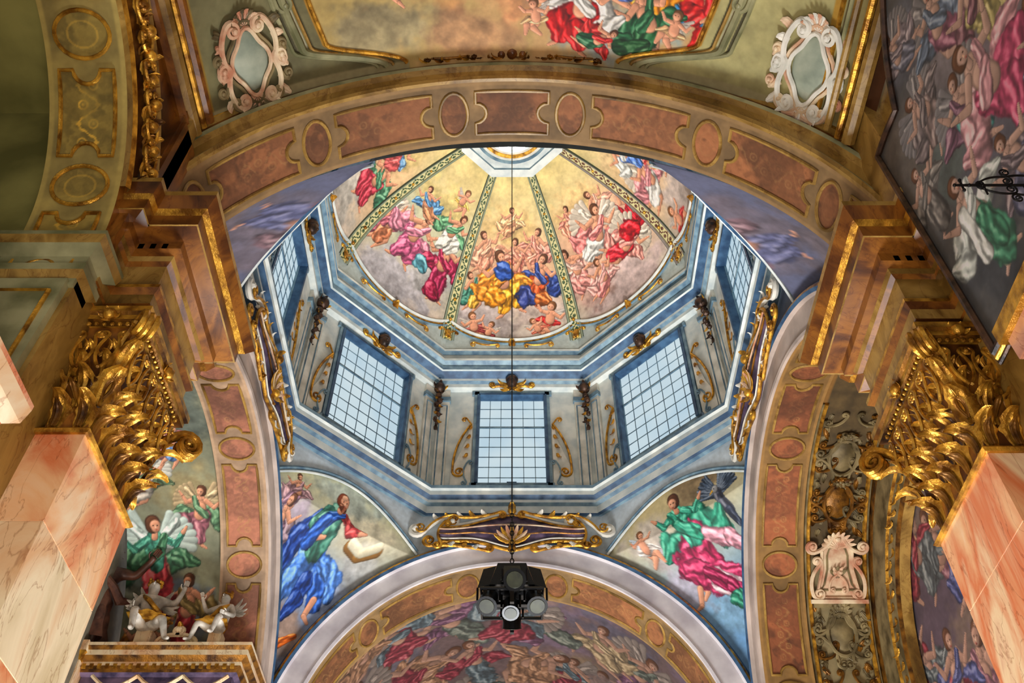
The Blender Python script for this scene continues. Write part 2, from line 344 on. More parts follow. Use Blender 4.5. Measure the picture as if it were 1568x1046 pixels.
# ------------------------------------------------------------------ mappings
def mpY(y0,z0,sy=1,xc=0):
    return lambda phi,b,r: np.stack([xc+r*np.sin(phi),y0+sy*b+0*phi,z0+r*np.cos(phi)],-1)
def mpX(x0,z0,sx=1,yc=D):
    return lambda phi,b,r: np.stack([x0+sx*b+0*phi,yc+r*np.sin(phi),z0+r*np.cos(phi)],-1)
def sweep(mb,mp,prof,mis,p0=-pi/2,p1=pi/2,n=96):
    ph=np.linspace(p0,p1,n)
    for k in range(len(prof)-1):
        (r0,b0),(r1,b1)=prof[k],prof[k+1]
        P=np.stack([mp(ph,b0,r0),mp(ph,b1,r1)],0)
        mb.gridp(P,mis[k] if isinstance(mis,(list,tuple)) else mis)
def soffit(name,mp,R,dep,base,pan,orn,framemat='gold',pm=pi/2,step=.022,longp=1.7,parent=None,small=.5,ok=.35,fr=.026):
    A=R*pm; na=int(2*A/step); nb=max(20,int(dep/step))
    a=np.linspace(-A,A,na);b=np.linspace(0,dep,nb)
    AA,BB=np.meshgrid(a,b)
    P=Paint(AA,BB,base); P.C*= (.72+.55*fbm(AA,BB,2.5,11))[...,None]
    marb=(.55+.9*fbm(AA+1.5*P.n1,BB+2*P.n2,1.6,31))[...,None]
    mb=MB([framemat,'bronze']); mb.T=lambda v:mp(v[:,0]/R,v[:,1],R-v[:,2])
    segs=[(-longp/2*.75,longp/2*.75,0)]; p=longp/2*.75+.12; k=1
    while p<A:
        w=longp if k%2==0 else small
        segs+= [(p,p+w,k%2),(-p-w,-p,k%2)]; p+=w+.12; k+=1
    m=.15*dep
    for a0,a1,t in segs:
        c=(a0+a1)/2;h=(a1-a0)/2;hb=dep/2-m; cb=dep/2
        x=AA-c;y=BB-cb
        if t==1:
            d=np.sqrt((x/h)**2+(y/hb)**2); inside=ss(1.0,.96,d)
            th=np.linspace(0,2*pi,25)[:-1]; mb.tube(np.stack([c+h*np.cos(th),cb+hb*np.sin(th),0*th+.01],1),fr,6,0,closed=True)
            P.C=P.C*(1-inside[...,None])+np.clip(np.array(pan)*marb,0,1)*inside[...,None]
            P.put(ss(.05,.03,np.abs(d-.55))*ok*.5,orn)
        else:
            qn=min(.16,hb*.5)
            inside=ss(h,h-.02,np.abs(x))*ss(hb,hb-.02,np.abs(y))
            for sx in(-1,1):
                dd=np.sqrt((x-sx*(h+.02))**2+(y)**2); inside=inside*ss(qn*.95,qn*1.05,dd)
            P.C=P.C*(1-inside[...,None])+np.clip(np.array(pan)*marb,0,1)*inside[...,None]
            C0=P.C.copy(); vine(P,y,x,.42,hb*.35,.016,orn,ok*(.4+.8*ss(.45,.6,P.n1))); P.C=C0*(1-inside[...,None])+P.C*inside[...,None]
            an=np.linspace(-pi/2,pi/2,9)
            pts=[(c-h,cb-hb),(c+h,cb-hb),(c+h,cb-qn)]
            pts+=[(c+h-qn*math.cos(q),cb+qn*math.sin(q)) for q in an[1:-1]]
            pts+=[(c+h,cb+qn),(c+h,cb+hb),(c-h,cb+hb),(c-h,cb+qn)]
            pts+=[(c-h+qn*math.cos(q),cb+qn*math.sin(q)) for q in an[::-1][1:-1]]
            pts+=[(c-h,cb-qn)]
            Q=[]
            for i in range(len(pts)):
                p0=np.array(pts[i]);p1=np.array(pts[(i+1)%len(pts)]);n=max(1,int(np.linalg.norm(p1-p0)/.12))
                for j in range(n): Q.append(p0+(p1-p0)*j/n)
            Q=np.array(Q); mb.tube(np.c_[Q,np.full(len(Q),.01)],fr,6,0,closed=True)
    P.put((ss(.07,.04,BB)+ss(dep-.07,dep-.04,BB))*.7,np.array(base)*1.2)
    g=grid(name+'_surface',mp(AA/R,BB,R+0*AA),M['fresco'],P.C,parent)
    f=mb.done(name+'_frames',parent)
    return g

# =================================================================== DRUM + DOME
XS=.94
def side(k):
    a=k*pi/4; n=(math.sin(a),math.cos(a)); return n,(math.cos(a),-math.sin(a),0)
def oct_ring(mb,prof,mis,n=8):
    c=[(math.sin((k+.5)*2*pi/n),math.cos((k+.5)*2*pi/n)) for k in range(n)]; f=1/math.cos(pi/n)
    for j in range(len(prof)-1):
        (a0,z0),(a1,z1)=prof[j],prof[j+1]
        v=[(a0*f*x,D+a0*f*y,z0) for x,y in c]+[(a1*f*x,D+a1*f*y,z1) for x,y in c]
        mb.add(v,[(i,(i+1)%n,n+(i+1)%n,n+i) for i in range(n)],mis[j] if isinstance(mis,(list,tuple)) else mis)

drum=empty('dome_drum'); drum.scale=(XS,1,1)
mb=MB(['bwhite','blue','dblue','gold'])
oct_ring(mb,[(5.35,14.17),(4.74,14.17),(4.74,14.08),(4.80,14.05),(4.80,13.93),(4.90,13.86),(4.90,13.78),(4.97,13.72),(4.97,13.52),(5.02,13.48),(5.16,13.48)],[0,1,0,0,2,0,1,0,2,1])
mb.ident(); o=mb.done('lower_cornice',drum); o.scale=(1.035,1,1)
mb=MB(['bwhite','blue','dblue','gold'])
oct_ring(mb,[(5.34,17.90),(5.14,17.94),(5.14,18.06),(5.05,18.10),(5.05,18.18),(4.86,18.28),(4.80,18.28),(4.80,18.42),(4.86,18.46),(4.72,18.56),(4.72,18.64),(4.9,18.70),(4.9,18.98),(4.78,19.02),(4.78,19.10),(4.86,19.14)],[0,0,1,0,2,0,1,0,1,0,2,0,1,0,1])
mb.done('upper_cornice',drum)
AW=5.3; HW=AW*math.tan(pi/8)
for k in range(8):
    n,ex=side(k)
    o=(n[0]*AW,D+n[1]*AW,0); ez=(-n[0],-n[1],0)
    mb=MB(['bwhite','blue','dblue','gold','white','bronze'])
    mb.frame(o,ex,(0,0,1),ez)
    w=.94 if k%2==0 else 1.14; z0=14.66; z1=17.74; dw=w-.94
    for a,b,c,d in [(-HW-.2,-w,14.1,18.0),(w,HW+.2,14.1,18.0),(-w,w,14.1,z0),(-w,w,z1,18.0)]: mb.box(a,b,c,d,-.40,0,0)
    for a,b,c,d in [(-w-.13,-w+.0,z0-.1,z1+.12),(w,w+.13,z0-.1,z1+.12),(-w-.2,w+.2,z1,z1+.13),(-w-.18,w+.18,z0-.16,z0)]: mb.box(a,b,c,d,-.02,.07,1)
    for a,b,c,d in [(-w-.05,-w+.03,z0,z1),(w-.03,w+.05,z0,z1),(-w,w,z1-.03,z1+.04)]: mb.box(a,b,c,d,-.14,.10,2)
    for sg in(-1,1):
        x0,x1=sorted((sg*1.78,sg*2.10)); mb.box(x0,x1,14.15,17.9,0,.08,4)
        mb.tube([(x0+.06,14.4,.09),(x1-.06,14.4,.09),(x1-.06,17.3,.09),(x0+.06,17.3,.09)],.018,4,1,closed=True)
        mb.box(x0-.03,x1+.03,17.45,17.6,0,.13,1)
        xa=1.10+dw; xb=1.58+dw*.55
        mb.scroll((sg*(xa+.03),16.65),(sg*xb,15.02),sg*.16*(1),.0,.17,.034,3,1,-sg,.06,1.5)
        mb.scroll((sg*(xa+.03),16.65),(sg*(xa+.16),16.85),0,0,.08,.025,3,1,-sg,.06,1.2)
        mb.add([(sg*xa,14.6,.05),(sg*(xb+.05),14.6,.05),(sg*(xb+.05),15.05,.05),(sg*(xb-.12),15.5,.05),(sg*(xa+.14),16.1,.05),(sg*(xa+.06),16.7,.05),(sg*xa,16.7,.05)],[(0,1,2,3,4,5,6)],4)
        mb.scroll((sg*(xa+.08),15.35),(sg*(xa+.1),14.7),sg*.3,.08,.08,.022,1,sg,sg,.07,1.2)
        for q in range(4): mb.leaf((sg*(xa+.04+.03*q),16.6-.32*q,.06),(sg*.3,-1,0),(sg*.3,0,1),.24,.14,1.6,3)
    mb.ball((0,17.98,.30),.15,5,10,8,(1,1.25,1)); mb.ball((0,18.10,.28),.17,5,10,6,(1.1,.7,1)); mb.ball((0,17.94,.44),.04,5)
    for sg in(-1,1):
        mb.scroll((sg*.12,17.82),(sg*.52,17.90),sg*.35,.07,.10,.035,3,-sg,sg,.2,1.2)
        mb.leaf((sg*.1,17.98,.2),(sg*1,.35,0),(0,0,1),.36,.18,1.2,3); mb.leaf((sg*.1,17.85,.2),(sg*1,-.4,0),(0,0,1),.30,.15,1.2,3)
    mb.leaf((0,17.85,.3),(0,-1,0),(0,0,1),.28,.2,1.4,3)
    mb.done('drum_wall_side_%d'%(k+1),drum)
    wn=empty('window_%d'%(k+1)); wn.scale=(XS,1,1)
    g=MB(['pane','dblue','blue']); g.frame(o,ex,(0,0,1),ez)
    g.box(-w,w,z0,z1,-.18,-.16,0)
    nx=6 if k%2==0 else 7
    for i in range(1,nx): x=-w+2*w*i/nx; g.box(x-.009,x+.009,z0,z1,-.17,-.145,2)
    for i in range(1,9): z=z0+(z1-z0)*i/9; g.box(-w,w,z-.009,z+.009,-.17,-.145,2)
    for z in (z0,z1,z0+(z1-z0)*.667): g.box(-w,w,z-.022,z+.022,-.17,-.12,2)
    for x in (-w,w): g.box(x-.035,x+.035,z0,z1,-.17,-.10,2)
    g.box(-.14,.12,z0+.06,z0+.16,-.16,-.08,1)
    g.done('glazing',wn)
for k in range(8):
    a=(k+.5)*pi/4; R=5.55; mb=MB(['bronze','gold','blue'])
    rx=(math.cos(a),-math.sin(a),0); mb.frame((math.sin(a)*R,D+math.cos(a)*R,0),rx,(0,0,1),(-math.sin(a),-math.cos(a),0))
    mb.ball((0,17.75,.15),.17,0,9,7,(1,1,1))
    for q in range(5): mb.leaf((0,17.75,.15),(math.sin(q*1.256)*1,math.cos(q*1.256),.1),(0,0,1),.26,.16,1.5,1 if q%2 else 0)
    for q in range(7): mb.ball((.05*math.sin(q*2.1),17.5-.17*q,.10),.10-.008*q,0,7,5)
    for q in range(4):
        mb.leaf((0,17.45-.28*q,.12),(.8,-.6,0),(0,0,1),.2,.12,1.6,q%2); mb.leaf((0,17.45-.28*q,.12),(-.8,-.6,0),(0,0,1),.2,.12,1.6,(q+1)%2)
    mb.leaf((0,16.45,.08),(0,-1,0),(0,0,1),.3,.14,1.3,0)
    o=mb.done('corner_garland'); o.scale=(XS,1,1)

# ---- dome shell
zp=np.array([19.1,19.8,20.5,21.2,21.8,22.3,22.65,22.9]); ap=np.array([4.82,4.70,4.38,3.88,3.2,2.45,1.8,1.25])
cl=np.r_[0,np.cumsum(np.hypot(np.diff(zp),np.diff(ap)))]; LT=cl[-1]
cz=np.polyfit(cl,zp,4); ca=np.polyfit(cl,ap,4)
dz=lambda t:np.polyval(cz,t); da=lambda t:np.polyval(ca,t)
dome=empty('dome'); dome.scale=(XS,1,1)
panels={
0:[('c',-.9,1.2,1.5,.8,(.82,.76,.75)),('c',.8,1.4,1.4,.8,(.88,.79,.74)),('c',0,2.6,1.5,.9,(.93,.74,.60)),('c',0,3.7,1.0,.8,(.96,.81,.54)),
   ('f',-.72,3.0,1.45,14,1,(.91,.62,.50),(.93,.68,.55),1),('f',.68,3.1,1.4,-12,-1,(.91,.62,.53),(.89,.58,.50),0),('f',.0,3.85,1.05,0,1,(.93,.68,.50),(.94,.74,.54),1),
   ('f',.15,2.85,1.3,5,-1,(.88,.50,.42),(.91,.60,.50),0),
   ('f',-1.08,1.9,1.35,22,1,(.90,.68,.24),(.26,.52,.44),1),('f',.80,2.2,1.75,-14,-1,(.84,.34,.14),(.18,.28,.58),0),('f',-.25,2.1,2.15,8,1,(.95,.66,.14),(.94,.58,.16),0),
   ('b',-.25,2.50,.30,.17,(.16,.32,.66)),('b',.45,1.75,.36,.2,(.20,.26,.54)),('b',-.55,1.75,.34,.24,(.95,.60,.12)),('b',.95,1.7,.25,.15,(.82,.44,.18)),
   ('p',-1.15,.80,.95,10,1,(.66,.28,.26)),('p',-.72,.62,.75,-20,-1,(.60,.18,.20)),('p',1.15,1.05,1.1,-10,-1,(.84,.18,.18)),('p',.78,.75,.75,30,1,(.90,.46,.36))],
7:[('c',-.2,1.0,1.7,.9,(.78,.76,.78)),('c',.9,1.9,1.0,.8,(.80,.78,.76)),('c',0,3.6,1.2,.8,(.93,.83,.54)),('c',-.9,2.6,1.0,.7,(.68,.71,.65)),
   ('f',-1.15,2.2,1.7,28,1,(.84,.52,.36),(.78,.42,.48),1),('f',-.35,2.35,2.0,-14,1,(.80,.38,.54),(.86,.54,.62),0),('f',.92,2.2,2.05,15,-1,(.64,.12,.30),(.70,.16,.32),2),
   ('f',.62,3.15,1.5,-10,1,(.92,.90,.84),(.40,.64,.46),0),('f',-.50,3.35,1.15,20,-1,(.88,.60,.42),(.36,.58,.76),1),('p',.35,4.1,.75,0,1,(.95,.78,.4)),('b',.25,1.9,.25,.18,(.34,.60,.66)),('b',.95,1.45,.28,.18,(.62,.10,.26))],
1:[('c',.3,1.0,1.7,.9,(.86,.76,.74)),('c',-.9,1.7,1.0,.8,(.90,.72,.66)),('c',0,3.6,1.2,.8,(.95,.80,.55)),('c',.6,2.7,1.2,.8,(.93,.71,.62)),
   ('f',.55,3.25,1.35,15,1,(.91,.56,.46),(.93,.68,.58),1),('f',-.5,3.45,1.1,-15,-1,(.93,.62,.50),(.90,.56,.48),0),
   ('f',-1.1,2.2,1.7,10,-1,(.91,.60,.56),(.93,.73,.66),0),('f',1.05,2.5,1.7,-50,-1,(.88,.14,.20),(.85,.14,.20),0),('f',.0,2.6,2.0,-25,1,(.92,.90,.86),(.89,.52,.50),1),
   ('f',.55,1.85,1.7,-60,1,(.88,.18,.24),(.91,.60,.55),1),('f',-.45,1.5,1.4,0,1,(.91,.56,.54),(.93,.68,.64),1),('b',.95,2.2,.34,.2,(.86,.12,.18))],
6:[('c',0,1.2,1.6,.9,(.80,.78,.74)),('c',0,3.4,1.2,.9,(.88,.78,.52)),('f',-.4,2.0,1.9,30,1,(.90,.88,.82),(.60,.48,.38),1),('f',.7,2.3,1.9,20,-1,(.76,.22,.30),(.32,.56,.42),0),('f',.1,3.2,1.5,0,1,(.85,.38,.38),(.40,.58,.74),0)],
2:[('c',0,1.2,1.6,.9,(.86,.79,.75)),('c',0,3.4,1.2,.9,(.91,.78,.58)),('f',-.6,2.2,1.9,-30,1,(.92,.90,.86),(.85,.54,.56),1),('f',.5,2.3,1.9,-20,-1,(.94,.74,.28),(.86,.32,.30),0),('f',-.2,3.2,1.5,0,1,(.34,.50,.80),(.9,.9,.86),0),('p',-1.1,.9,1.1,0,1,(.84,.22,.22))]}
for k in range(8):
    n,ex=side(k); vis=k in panels
    nu,nv=(230,280) if k in(0,1,7) else ((150,170) if vis else (24,40))
    S,Tt=np.meshgrid(np.linspace(-1,1,nu),np.linspace(0,LT,nv))
    A=da(Tt); Z=dz(Tt); H=A*math.tan(pi/8); X=S*H
    P3=np.stack([n[0]*A+ex[0]*X,D+n[1]*A+ex[1]*X,Z],-1)
    P=Paint(X,Tt,(.8,.7,.5))
    g=np.clip(Tt/LT,0,1)[...,None]
    P.C=np.array((.78,.73,.71))*(1-g)+np.array((.96,.86,.56))*g
    warm={1:(.93,.68,.56),7:(.74,.77,.66)}.get(k,(.93,.73,.54))
    mm=ss(.8,2.4,Tt)*ss(4.4,3.0,Tt); P.put(mm*.6,warm)
    P.C*=(.82+.36*P.n1)[...,None]
    for e in panels.get(k,[]):
        if e[0]=='c': P.cloud(*e[1:6])
        elif e[0]=='b': P.cap((e[1],e[2]),(e[1]+.15,e[2]-.05),e[3],e[4],e[5],7)
        elif e[0]=='f': fig(P,e[1],e[2],e[3]*.95,e[4],e[5],e[6],e[7],pose=e[8],wing=(.86,.80,.72) if e[8]==1 and e[3]>1.5 else None)
        else: putto(P,e[1],e[2],e[3],e[4],e[5],sash=e[6])
    bz=.36+.66*np.abs(S)**2.2
    sk=ss(.02,-.02,Tt-bz); stu=np.zeros_like(P.C)+np.array((.74,.78,.76)); stu*=(.85+.3*P.n1)[...,None]
    P.C=P.C*(1-sk[...,None])+stu*sk[...,None]
    grid('panel_fresco',P3,M['fresco'],P.C,dome)
    mb=MB(['bwhite','gold','blue'])
    s=np.linspace(-.97,.97,41); t=.36+.66*np.abs(s)**2.2
    for off,rr,mi in((0,.05,0),(-.09,.025,1),(-.15,.035,2)):
        tt=t+off; a=da(tt)-.03; h=a*math.tan(pi/8)*s
        mb.tube(np.stack([n[0]*a+ex[0]*h,D+n[1]*a+ex[1]*h,dz(tt)],1),rr,6,mi)
    mb.frame((n[0]*4.74,D+n[1]*4.74,0),ex,(0,0,1),(-n[0],-n[1],0))
    for sg in(-1,1):
        mb.scroll((sg*.45,19.22),(sg*1.1,19.30),sg*-.2,.07,.10,.024,1,sg,-sg,.03,1.3)
    mb.leaf((0,19.12,.05),(0,1,0),(0,0,1),.28,.24,1.6,1)
    mb.done('base_molding',dome)
for k in range(8):
    a=(k+.5)*pi/4; f=1/math.cos(pi/8)
    nr=np.array([math.sin(a),math.cos(a),0]); tg=np.array([math.cos(a),-math.sin(a),0])
    tb=np.linspace(.35,LT,300); R=da(tb)*f; Z=dz(tb); hw=.23-.11*(tb/LT)
    dR=np.gradient(R);dZ=np.gradient(Z); ln=np.hypot(dR,dZ); nR=-dZ/ln; nZ=dR/ln
    q=np.linspace(-1,1,45)
    lift=.13-.05*ss(.75,.6,np.abs(q))
    lift[0]=-.02; lift[-1]=-.02
    P3=np.zeros((300,45,3))
    for j in range(300):
        base=nr*R[j]+np.array([0,D,Z[j]])
        P3[j]=base+tg*(q*hw[j])[:,None]+(nr*nR[j]+np.array([0,0,nZ[j]]))*lift[:,None]
    X,Y=np.meshgrid(q,tb); P=Paint(X,Y,(.88,.84,.62))
    P.put(ss(.62,.66,np.abs(X)),(.58,.63,.54) if k in(0,7,6) else (.60,.56,.54))
    P.put(ss(.88,.93,np.abs(X)),(.26,.30,.24))
    P.put(ss(.66,.60,np.abs(X))*ss(.56,.60,np.abs(X)),(.22,.18,.10))
    vine(P,X*.22,Y,.42,.085,.020,(.14,.28,.18) if k in(0,7,6,5) else (.36,.15,.14))
    grid('rib',P3,M['fresco'],P.C,dome)
    mb=MB(['gold','bwhite'])
    for tt in np.arange(1.0,LT-.1,.62):
        c=nr*(da(tt)*f-.12)+np.array([0,D,dz(tt)-.03]); mb.ball(c,.06*(1-.4*tt/LT),0,7,5)
    c=nr*(da(.5)*f-.16)+np.array([0,D,dz(.5)])
    mb.frame(c,tg,(0,0,1),-nr)
    for sg in(-1,1): mb.scroll((0,-.15),(sg*.22,.15),sg*.3,.05,.07,.025,0,sg,-sg,0,1.2)
    mb.leaf((0,.15,0),(0,-1,0),(0,0,1),.42,.22,.9,0)
    mb.done('rib_ornament',dome)
lan=empty('lantern')
mb=MB(['bwhite','blue','gold','white'])
def circ(mb,prof,mis,n=48): oct_ring(mb,prof,mis,n)
oct_ring(mb,[(1.42,22.74),(1.40,22.64),(1.20,22.70),(1.20,22.80),(1.12,22.80)],[1,0,1,0])
circ(mb,[(1.20,22.80),(1.06,22.78),(1.0,22.86),(.92,22.84),(.86,22.95),(.80,22.95)],[0,1,3,2,3])
circ(mb,[(.80,22.95),(.80,23.10)],0)
circ(mb,[(.80,24.0),(.74,24.05),(.5,24.35),(.2,24.5),(.001,24.55)],3)
for k in range(8):
    a=k*pi/4; mb.frame((math.sin(a)*.8,D+math.cos(a)*.8,0),(math.cos(a),-math.sin(a),0),(0,0,1),(-math.sin(a),-math.cos(a),0)); mb.box(-.07,.07,23.05,24.05,-.05,.04,0)
mb.ident(); mb.done('oculus_ring',lan)
mb=MB(['lantern']); circ(mb,[(.82,23.08),(.82,24.02)],0); mb.done('lantern_glazing',lan)

# =================================================================== PENDENTIVES
A5=5.05; R5=5.05; Z0=7.7; CT=(2-math.sqrt(2))*A5
def pend(name,sx,sy,res,painter):
    nz,ns=res
    z=np.linspace(9.2,13.55,nz)
    w=np.sqrt(np.clip(R5**2-(z-Z0)**2,0,None)); w=np.minimum(w,4.85)
    c=np.minimum(A5-w,CT); c=np.maximum(c,.05)
    P3=np.zeros((nz,ns,3)); E=np.zeros((nz,ns))
    n1=int(ns*.2); n3=n1; n2=ns-n1-n3
    for j in range(nz):
        A=A5; wl=min(w[j],A-c[j])
        if z[j]>Z0+R5-.02: wl=0
        a=np.linspace(wl,A-c[j],n1); seg1=np.stack([np.full(n1,A),a],1)
        t=np.linspace(0,1,n2+2)[1:-1]; p0=np.array([A,A-c[j]]);p1=np.array([A-c[j],A])
        seg2=p0+(p1-p0)*t[:,None]; bul=.22*c[j]*max(0,1-(z[j]-9.2)/4.2)*4*t*(1-t); seg2=seg2+np.array([.707,.707])*bul[:,None]
        seg3=seg1[::-1][:,::-1]
        q=np.concatenate([seg1,seg2,seg3],0)
        P3[j,:,0]=sx*q[:,0]; P3[j,:,1]=D+sy*q[:,1]; P3[j,:,2]=z[j]
        E[j]=(-(q[:,0])+(q[:,1]))/math.sqrt(2)
    Zg=np.repeat(z[:,None],ns,1)
    X=E*(1 if sx<0 else -1)
    P=Paint(X,Zg,(.8,.78,.74)); painter(P)
    ztop=13.22-.20*X**2
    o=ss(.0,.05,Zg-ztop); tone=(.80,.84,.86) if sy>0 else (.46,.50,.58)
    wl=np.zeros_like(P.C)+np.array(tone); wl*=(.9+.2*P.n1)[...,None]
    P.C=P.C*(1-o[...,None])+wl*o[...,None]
    return grid(name,P3,M['fresco'],P.C)
def pFL(P):
    X,Y=P.X,P.Y
    g=ss(10.5,13,Y)[...,None]; P.C=np.array((.52,.58,.70))*(1-g)+np.array((.84,.82,.66))*g; P.C*=(.85+.3*P.n1)[...,None]
    P.cloud(-1.2,11.6,1.0,.9,(.70,.64,.70)); P.cloud(.9,12.3,1.1,.7,(.88,.84,.72)); P.cloud(.6,11.2,1.0,.8,(.66,.72,.84)); P.cloud(-.2,10.2,.8,.6,(.68,.56,.48)); P.cloud(0,12.9,1.4,.4,(.80,.84,.78)); P.cloud(1.0,11.8,.6,.5,(.84,.84,.82))
    fig(P,-1.15,12.35,.9,10,1,(.60,.44,.52),(.70,.54,.56),pose=1)
    fig(P,-1.2,11.75,1.1,0,-1,(.54,.38,.46),(.60,.50,.54),pose=0)
    fig(P,-.95,10.9,.9,0,1,(.58,.52,.60),(.50,.50,.60),pose=1)
    # saint: legs and robe first
    lt=(.34,.56,.90); md=(.16,.38,.76); dk=(.10,.26,.60)
    P.path([(-.40,12.2),(-.62,11.8),(-.62,11.35)],[.16,.24,.14],dk,8)
    P.path([(-.1,11.75),(.30,11.45),(.42,10.95)],[.25,.27,.16],md,8)
    P.path([(-.2,11.7),(-.30,11.25),(-.42,10.75)],[.25,.26,.15],lt,8)
    P.path([(.05,11.3),(.05,10.95),(-.12,10.55)],[.16,.17,.09],dk,7)
    P.path([(.40,11.05),(.34,10.72)],[.075,.06],SK); P.cap((.34,10.72),(.46,10.60),.06,.035,SK)
    P.path([(-.42,10.85),(-.44,10.58)],[.07,.055],SK); P.cap((-.44,10.58),(-.56,10.48),.055,.03,SK)
    P.path([(.22,11.7),(.60,11.5),(.66,11.15)],[.16,.17,.10],lt,7)
    P.path([(-.66,11.2),(-.74,10.8),(-.55,10.45)],[.12,.11,.07],(.80,.12,.16),7)
    # torso, arms, head
    P.path([(-.10,12.42),(-.12,12.1),(-.08,11.8)],[.22,.23,.22],(.28,.54,.46),6)
    P.path([(-.30,12.42),(-.48,12.12),(-.20,11.98)],[.12,.10,.07],(.28,.54,.46),6)
    P.path([(.08,12.42),(.36,12.22),(.60,12.28)],[.12,.09,.06],(.74,.24,.24),6); P.cap((.58,12.27),(.72,12.30),.05,.03,SK)
    P.cap((-.20,11.98),(-.08,12.02),.055,.035,SK)
    P.path([(.02,12.45),(-.30,12.2),(-.38,11.85)],[.09,.14,.14],md,7)
    P.cap((-.06,12.50),(-.04,12.62),.08,.07,SK)
    P.cap((-.05,12.80),(-.07,12.74),.15,.15,(.52,.24,.13)); P.cap((.0,12.76),(.01,12.68),.115,.10,SK,0,.25)
    P.cap((-.03,12.84),(.0,12.85),.07,.06,(.93,.70,.56),0,.1)
    P.path([(-.05,12.62),(.02,12.58),(.04,12.50)],[.07,.085,.03],(.50,.26,.16),5)
    for ex_ in(-.035,.055): P.cap((ex_,12.745),(ex_,12.748),.014,.014,(.22,.12,.08))
    P.cap((.018,12.73),(.022,12.69),.012,.018,(.98,.76,.62),0,.1); P.cap((.0,12.64),(.04,12.64),.010,.010,(.66,.22,.18))
    # open book
    P.path([(.52,12.06),(.82,11.98)],[.11,.11],(.60,.42,.18),0,.3); P.path([(.82,11.98),(1.16,12.16)],[.11,.11],(.66,.46,.18),0,.3)
    P.path([(.55,12.12),(.80,12.05)],[.09,.09],(.95,.92,.80),0,.15); P.path([(.86,12.05),(1.14,12.22)],[.09,.09],(.93,.89,.76),0,.15)
    putto(P,-.35,10.05,.55,10,1,sash=(.5,.3,.15))
    P.path([(-.15,9.9),(.05,10.1),(.3,10.3)],[.10,.10,.07],(.9,.42,.08),6)
def pFR(P):
    X,Y=P.X,P.Y
    g=ss(10.5,13,Y)[...,None]; P.C=np.array((.48,.66,.82))*(1-g)+np.array((.80,.73,.54))*g; P.C*=(.85+.3*P.n1)[...,None]
    P.cloud(-1.0,12.2,1.0,.8,(.86,.81,.75)); P.cloud(.7,13.0,1.2,.5,(.62,.52,.38)); P.cloud(.3,10.8,1.0,.7,(.60,.78,.90)); P.cloud(-.7,11.5,.9,.6,(.82,.79,.85))
    # eagle: spread wings, body, white head, hooked beak, tail
    for sd in(-1,1):
        for k in range(7): P.cap((.98,12.42),(.98+sd*(.10+.40*math.cos(1.35-.20*k)),12.46+.52*math.sin(1.35-.20*k)),.07,.045,(.20,.26,.34) if k%2 else (.28,.34,.42),3,.3)
    P.path([(.98,12.48),(1.02,12.15)],[.11,.13],(.26,.28,.34),5); P.path([(1.02,12.1),(1.08,11.9)],[.10,.06],(.18,.22,.30),5)
    P.cap((.92,12.58),(.93,12.60),.085,.08,(.62,.62,.62)); P.cap((.85,12.57),(.78,12.52),.03,.012,(.86,.66,.2)); P.cap((.90,12.60),(.90,12.602),.014,.014,(.1,.08,.05))
    fig(P,-.05,12.0,2.0,6,-1,(.74,.16,.36),(.16,.58,.46),hair=(.35,.2,.12),top=(.24,.68,.56),pose=0)
    P.path([(.3,12.0),(.72,11.8),(1.0,11.5)],[.15,.16,.1],(.94,.66,.72),7)
    P.path([(-.45,11.6),(-.05,11.35),(.50,11.2)],[.24,.28,.22],(.78,.20,.40),9); P.path([(.0,11.3),(.4,10.95),(.9,10.7)],[.22,.20,.11],(.94,.80,.82),9)
    P.path([(-.15,11.5),(.2,11.1),(.6,10.75)],[.13,.15,.09],(.62,.10,.30),9)
    P.path([(.2,10.9),(.55,10.6),(.95,10.35)],[.18,.15,.1],(.18,.56,.44),8)
    P.path([(-.5,11.3),(-.62,11.0)],[.07,.05],SK); P.cap((-.62,11.0),(-.74,10.94),.05,.03,SK)
    putto(P,-1.15,12.2,.7,0,1,wing=(.84,.88,.92),sash=(.88,.84,.80))
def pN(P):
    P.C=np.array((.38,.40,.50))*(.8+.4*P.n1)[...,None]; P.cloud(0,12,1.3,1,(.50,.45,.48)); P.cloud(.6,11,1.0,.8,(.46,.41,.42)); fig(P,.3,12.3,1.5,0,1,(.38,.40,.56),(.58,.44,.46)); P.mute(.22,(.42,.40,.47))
pend('pendentive_fresco',-1,1,(270,310),pFL)
pend('pendentive_fresco',1,1,(270,310),pFR)
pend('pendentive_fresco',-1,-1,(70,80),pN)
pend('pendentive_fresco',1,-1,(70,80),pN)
mb=MB(['blue','bwhite','gold'])
for sx in(-1,1):
    for sy in(-1,1):
        e=np.linspace(-2.0,2.0,41); z=13.22-.20*e**2
        w=np.sqrt(np.clip(R5**2-(z-Z0)**2,0,None)); c=np.minimum(A5-w,CT)
        pts=[]
        for ei,zi,ci in zip(e,z,c):
            if abs(ei)*math.sqrt(2)<=ci:
                x=A5-ci/2-ei/math.sqrt(2); y=A5-ci/2+ei/math.sqrt(2)
            else:
                d=(abs(ei)*math.sqrt(2)); x=A5 if ei<0 else A5-d; y=A5-d if ei<0 else A5
            b=.22*ci*max(0,1-(zi-9.2)/4.2)*max(0,1-(abs(ei)*math.sqrt(2)/ci)**2)
            x+=.707*(b-.03);y+=.707*(b-.03); pts.append((sx*x,D+sy*y,zi))
        mb.tube(pts,.055,6,0); mb.tube([(p[0]*.995,D+(p[1]-D)*.995,p[2]-.09) for p in pts],.028,6,1)
mb.done('pendentive_arc_molding')

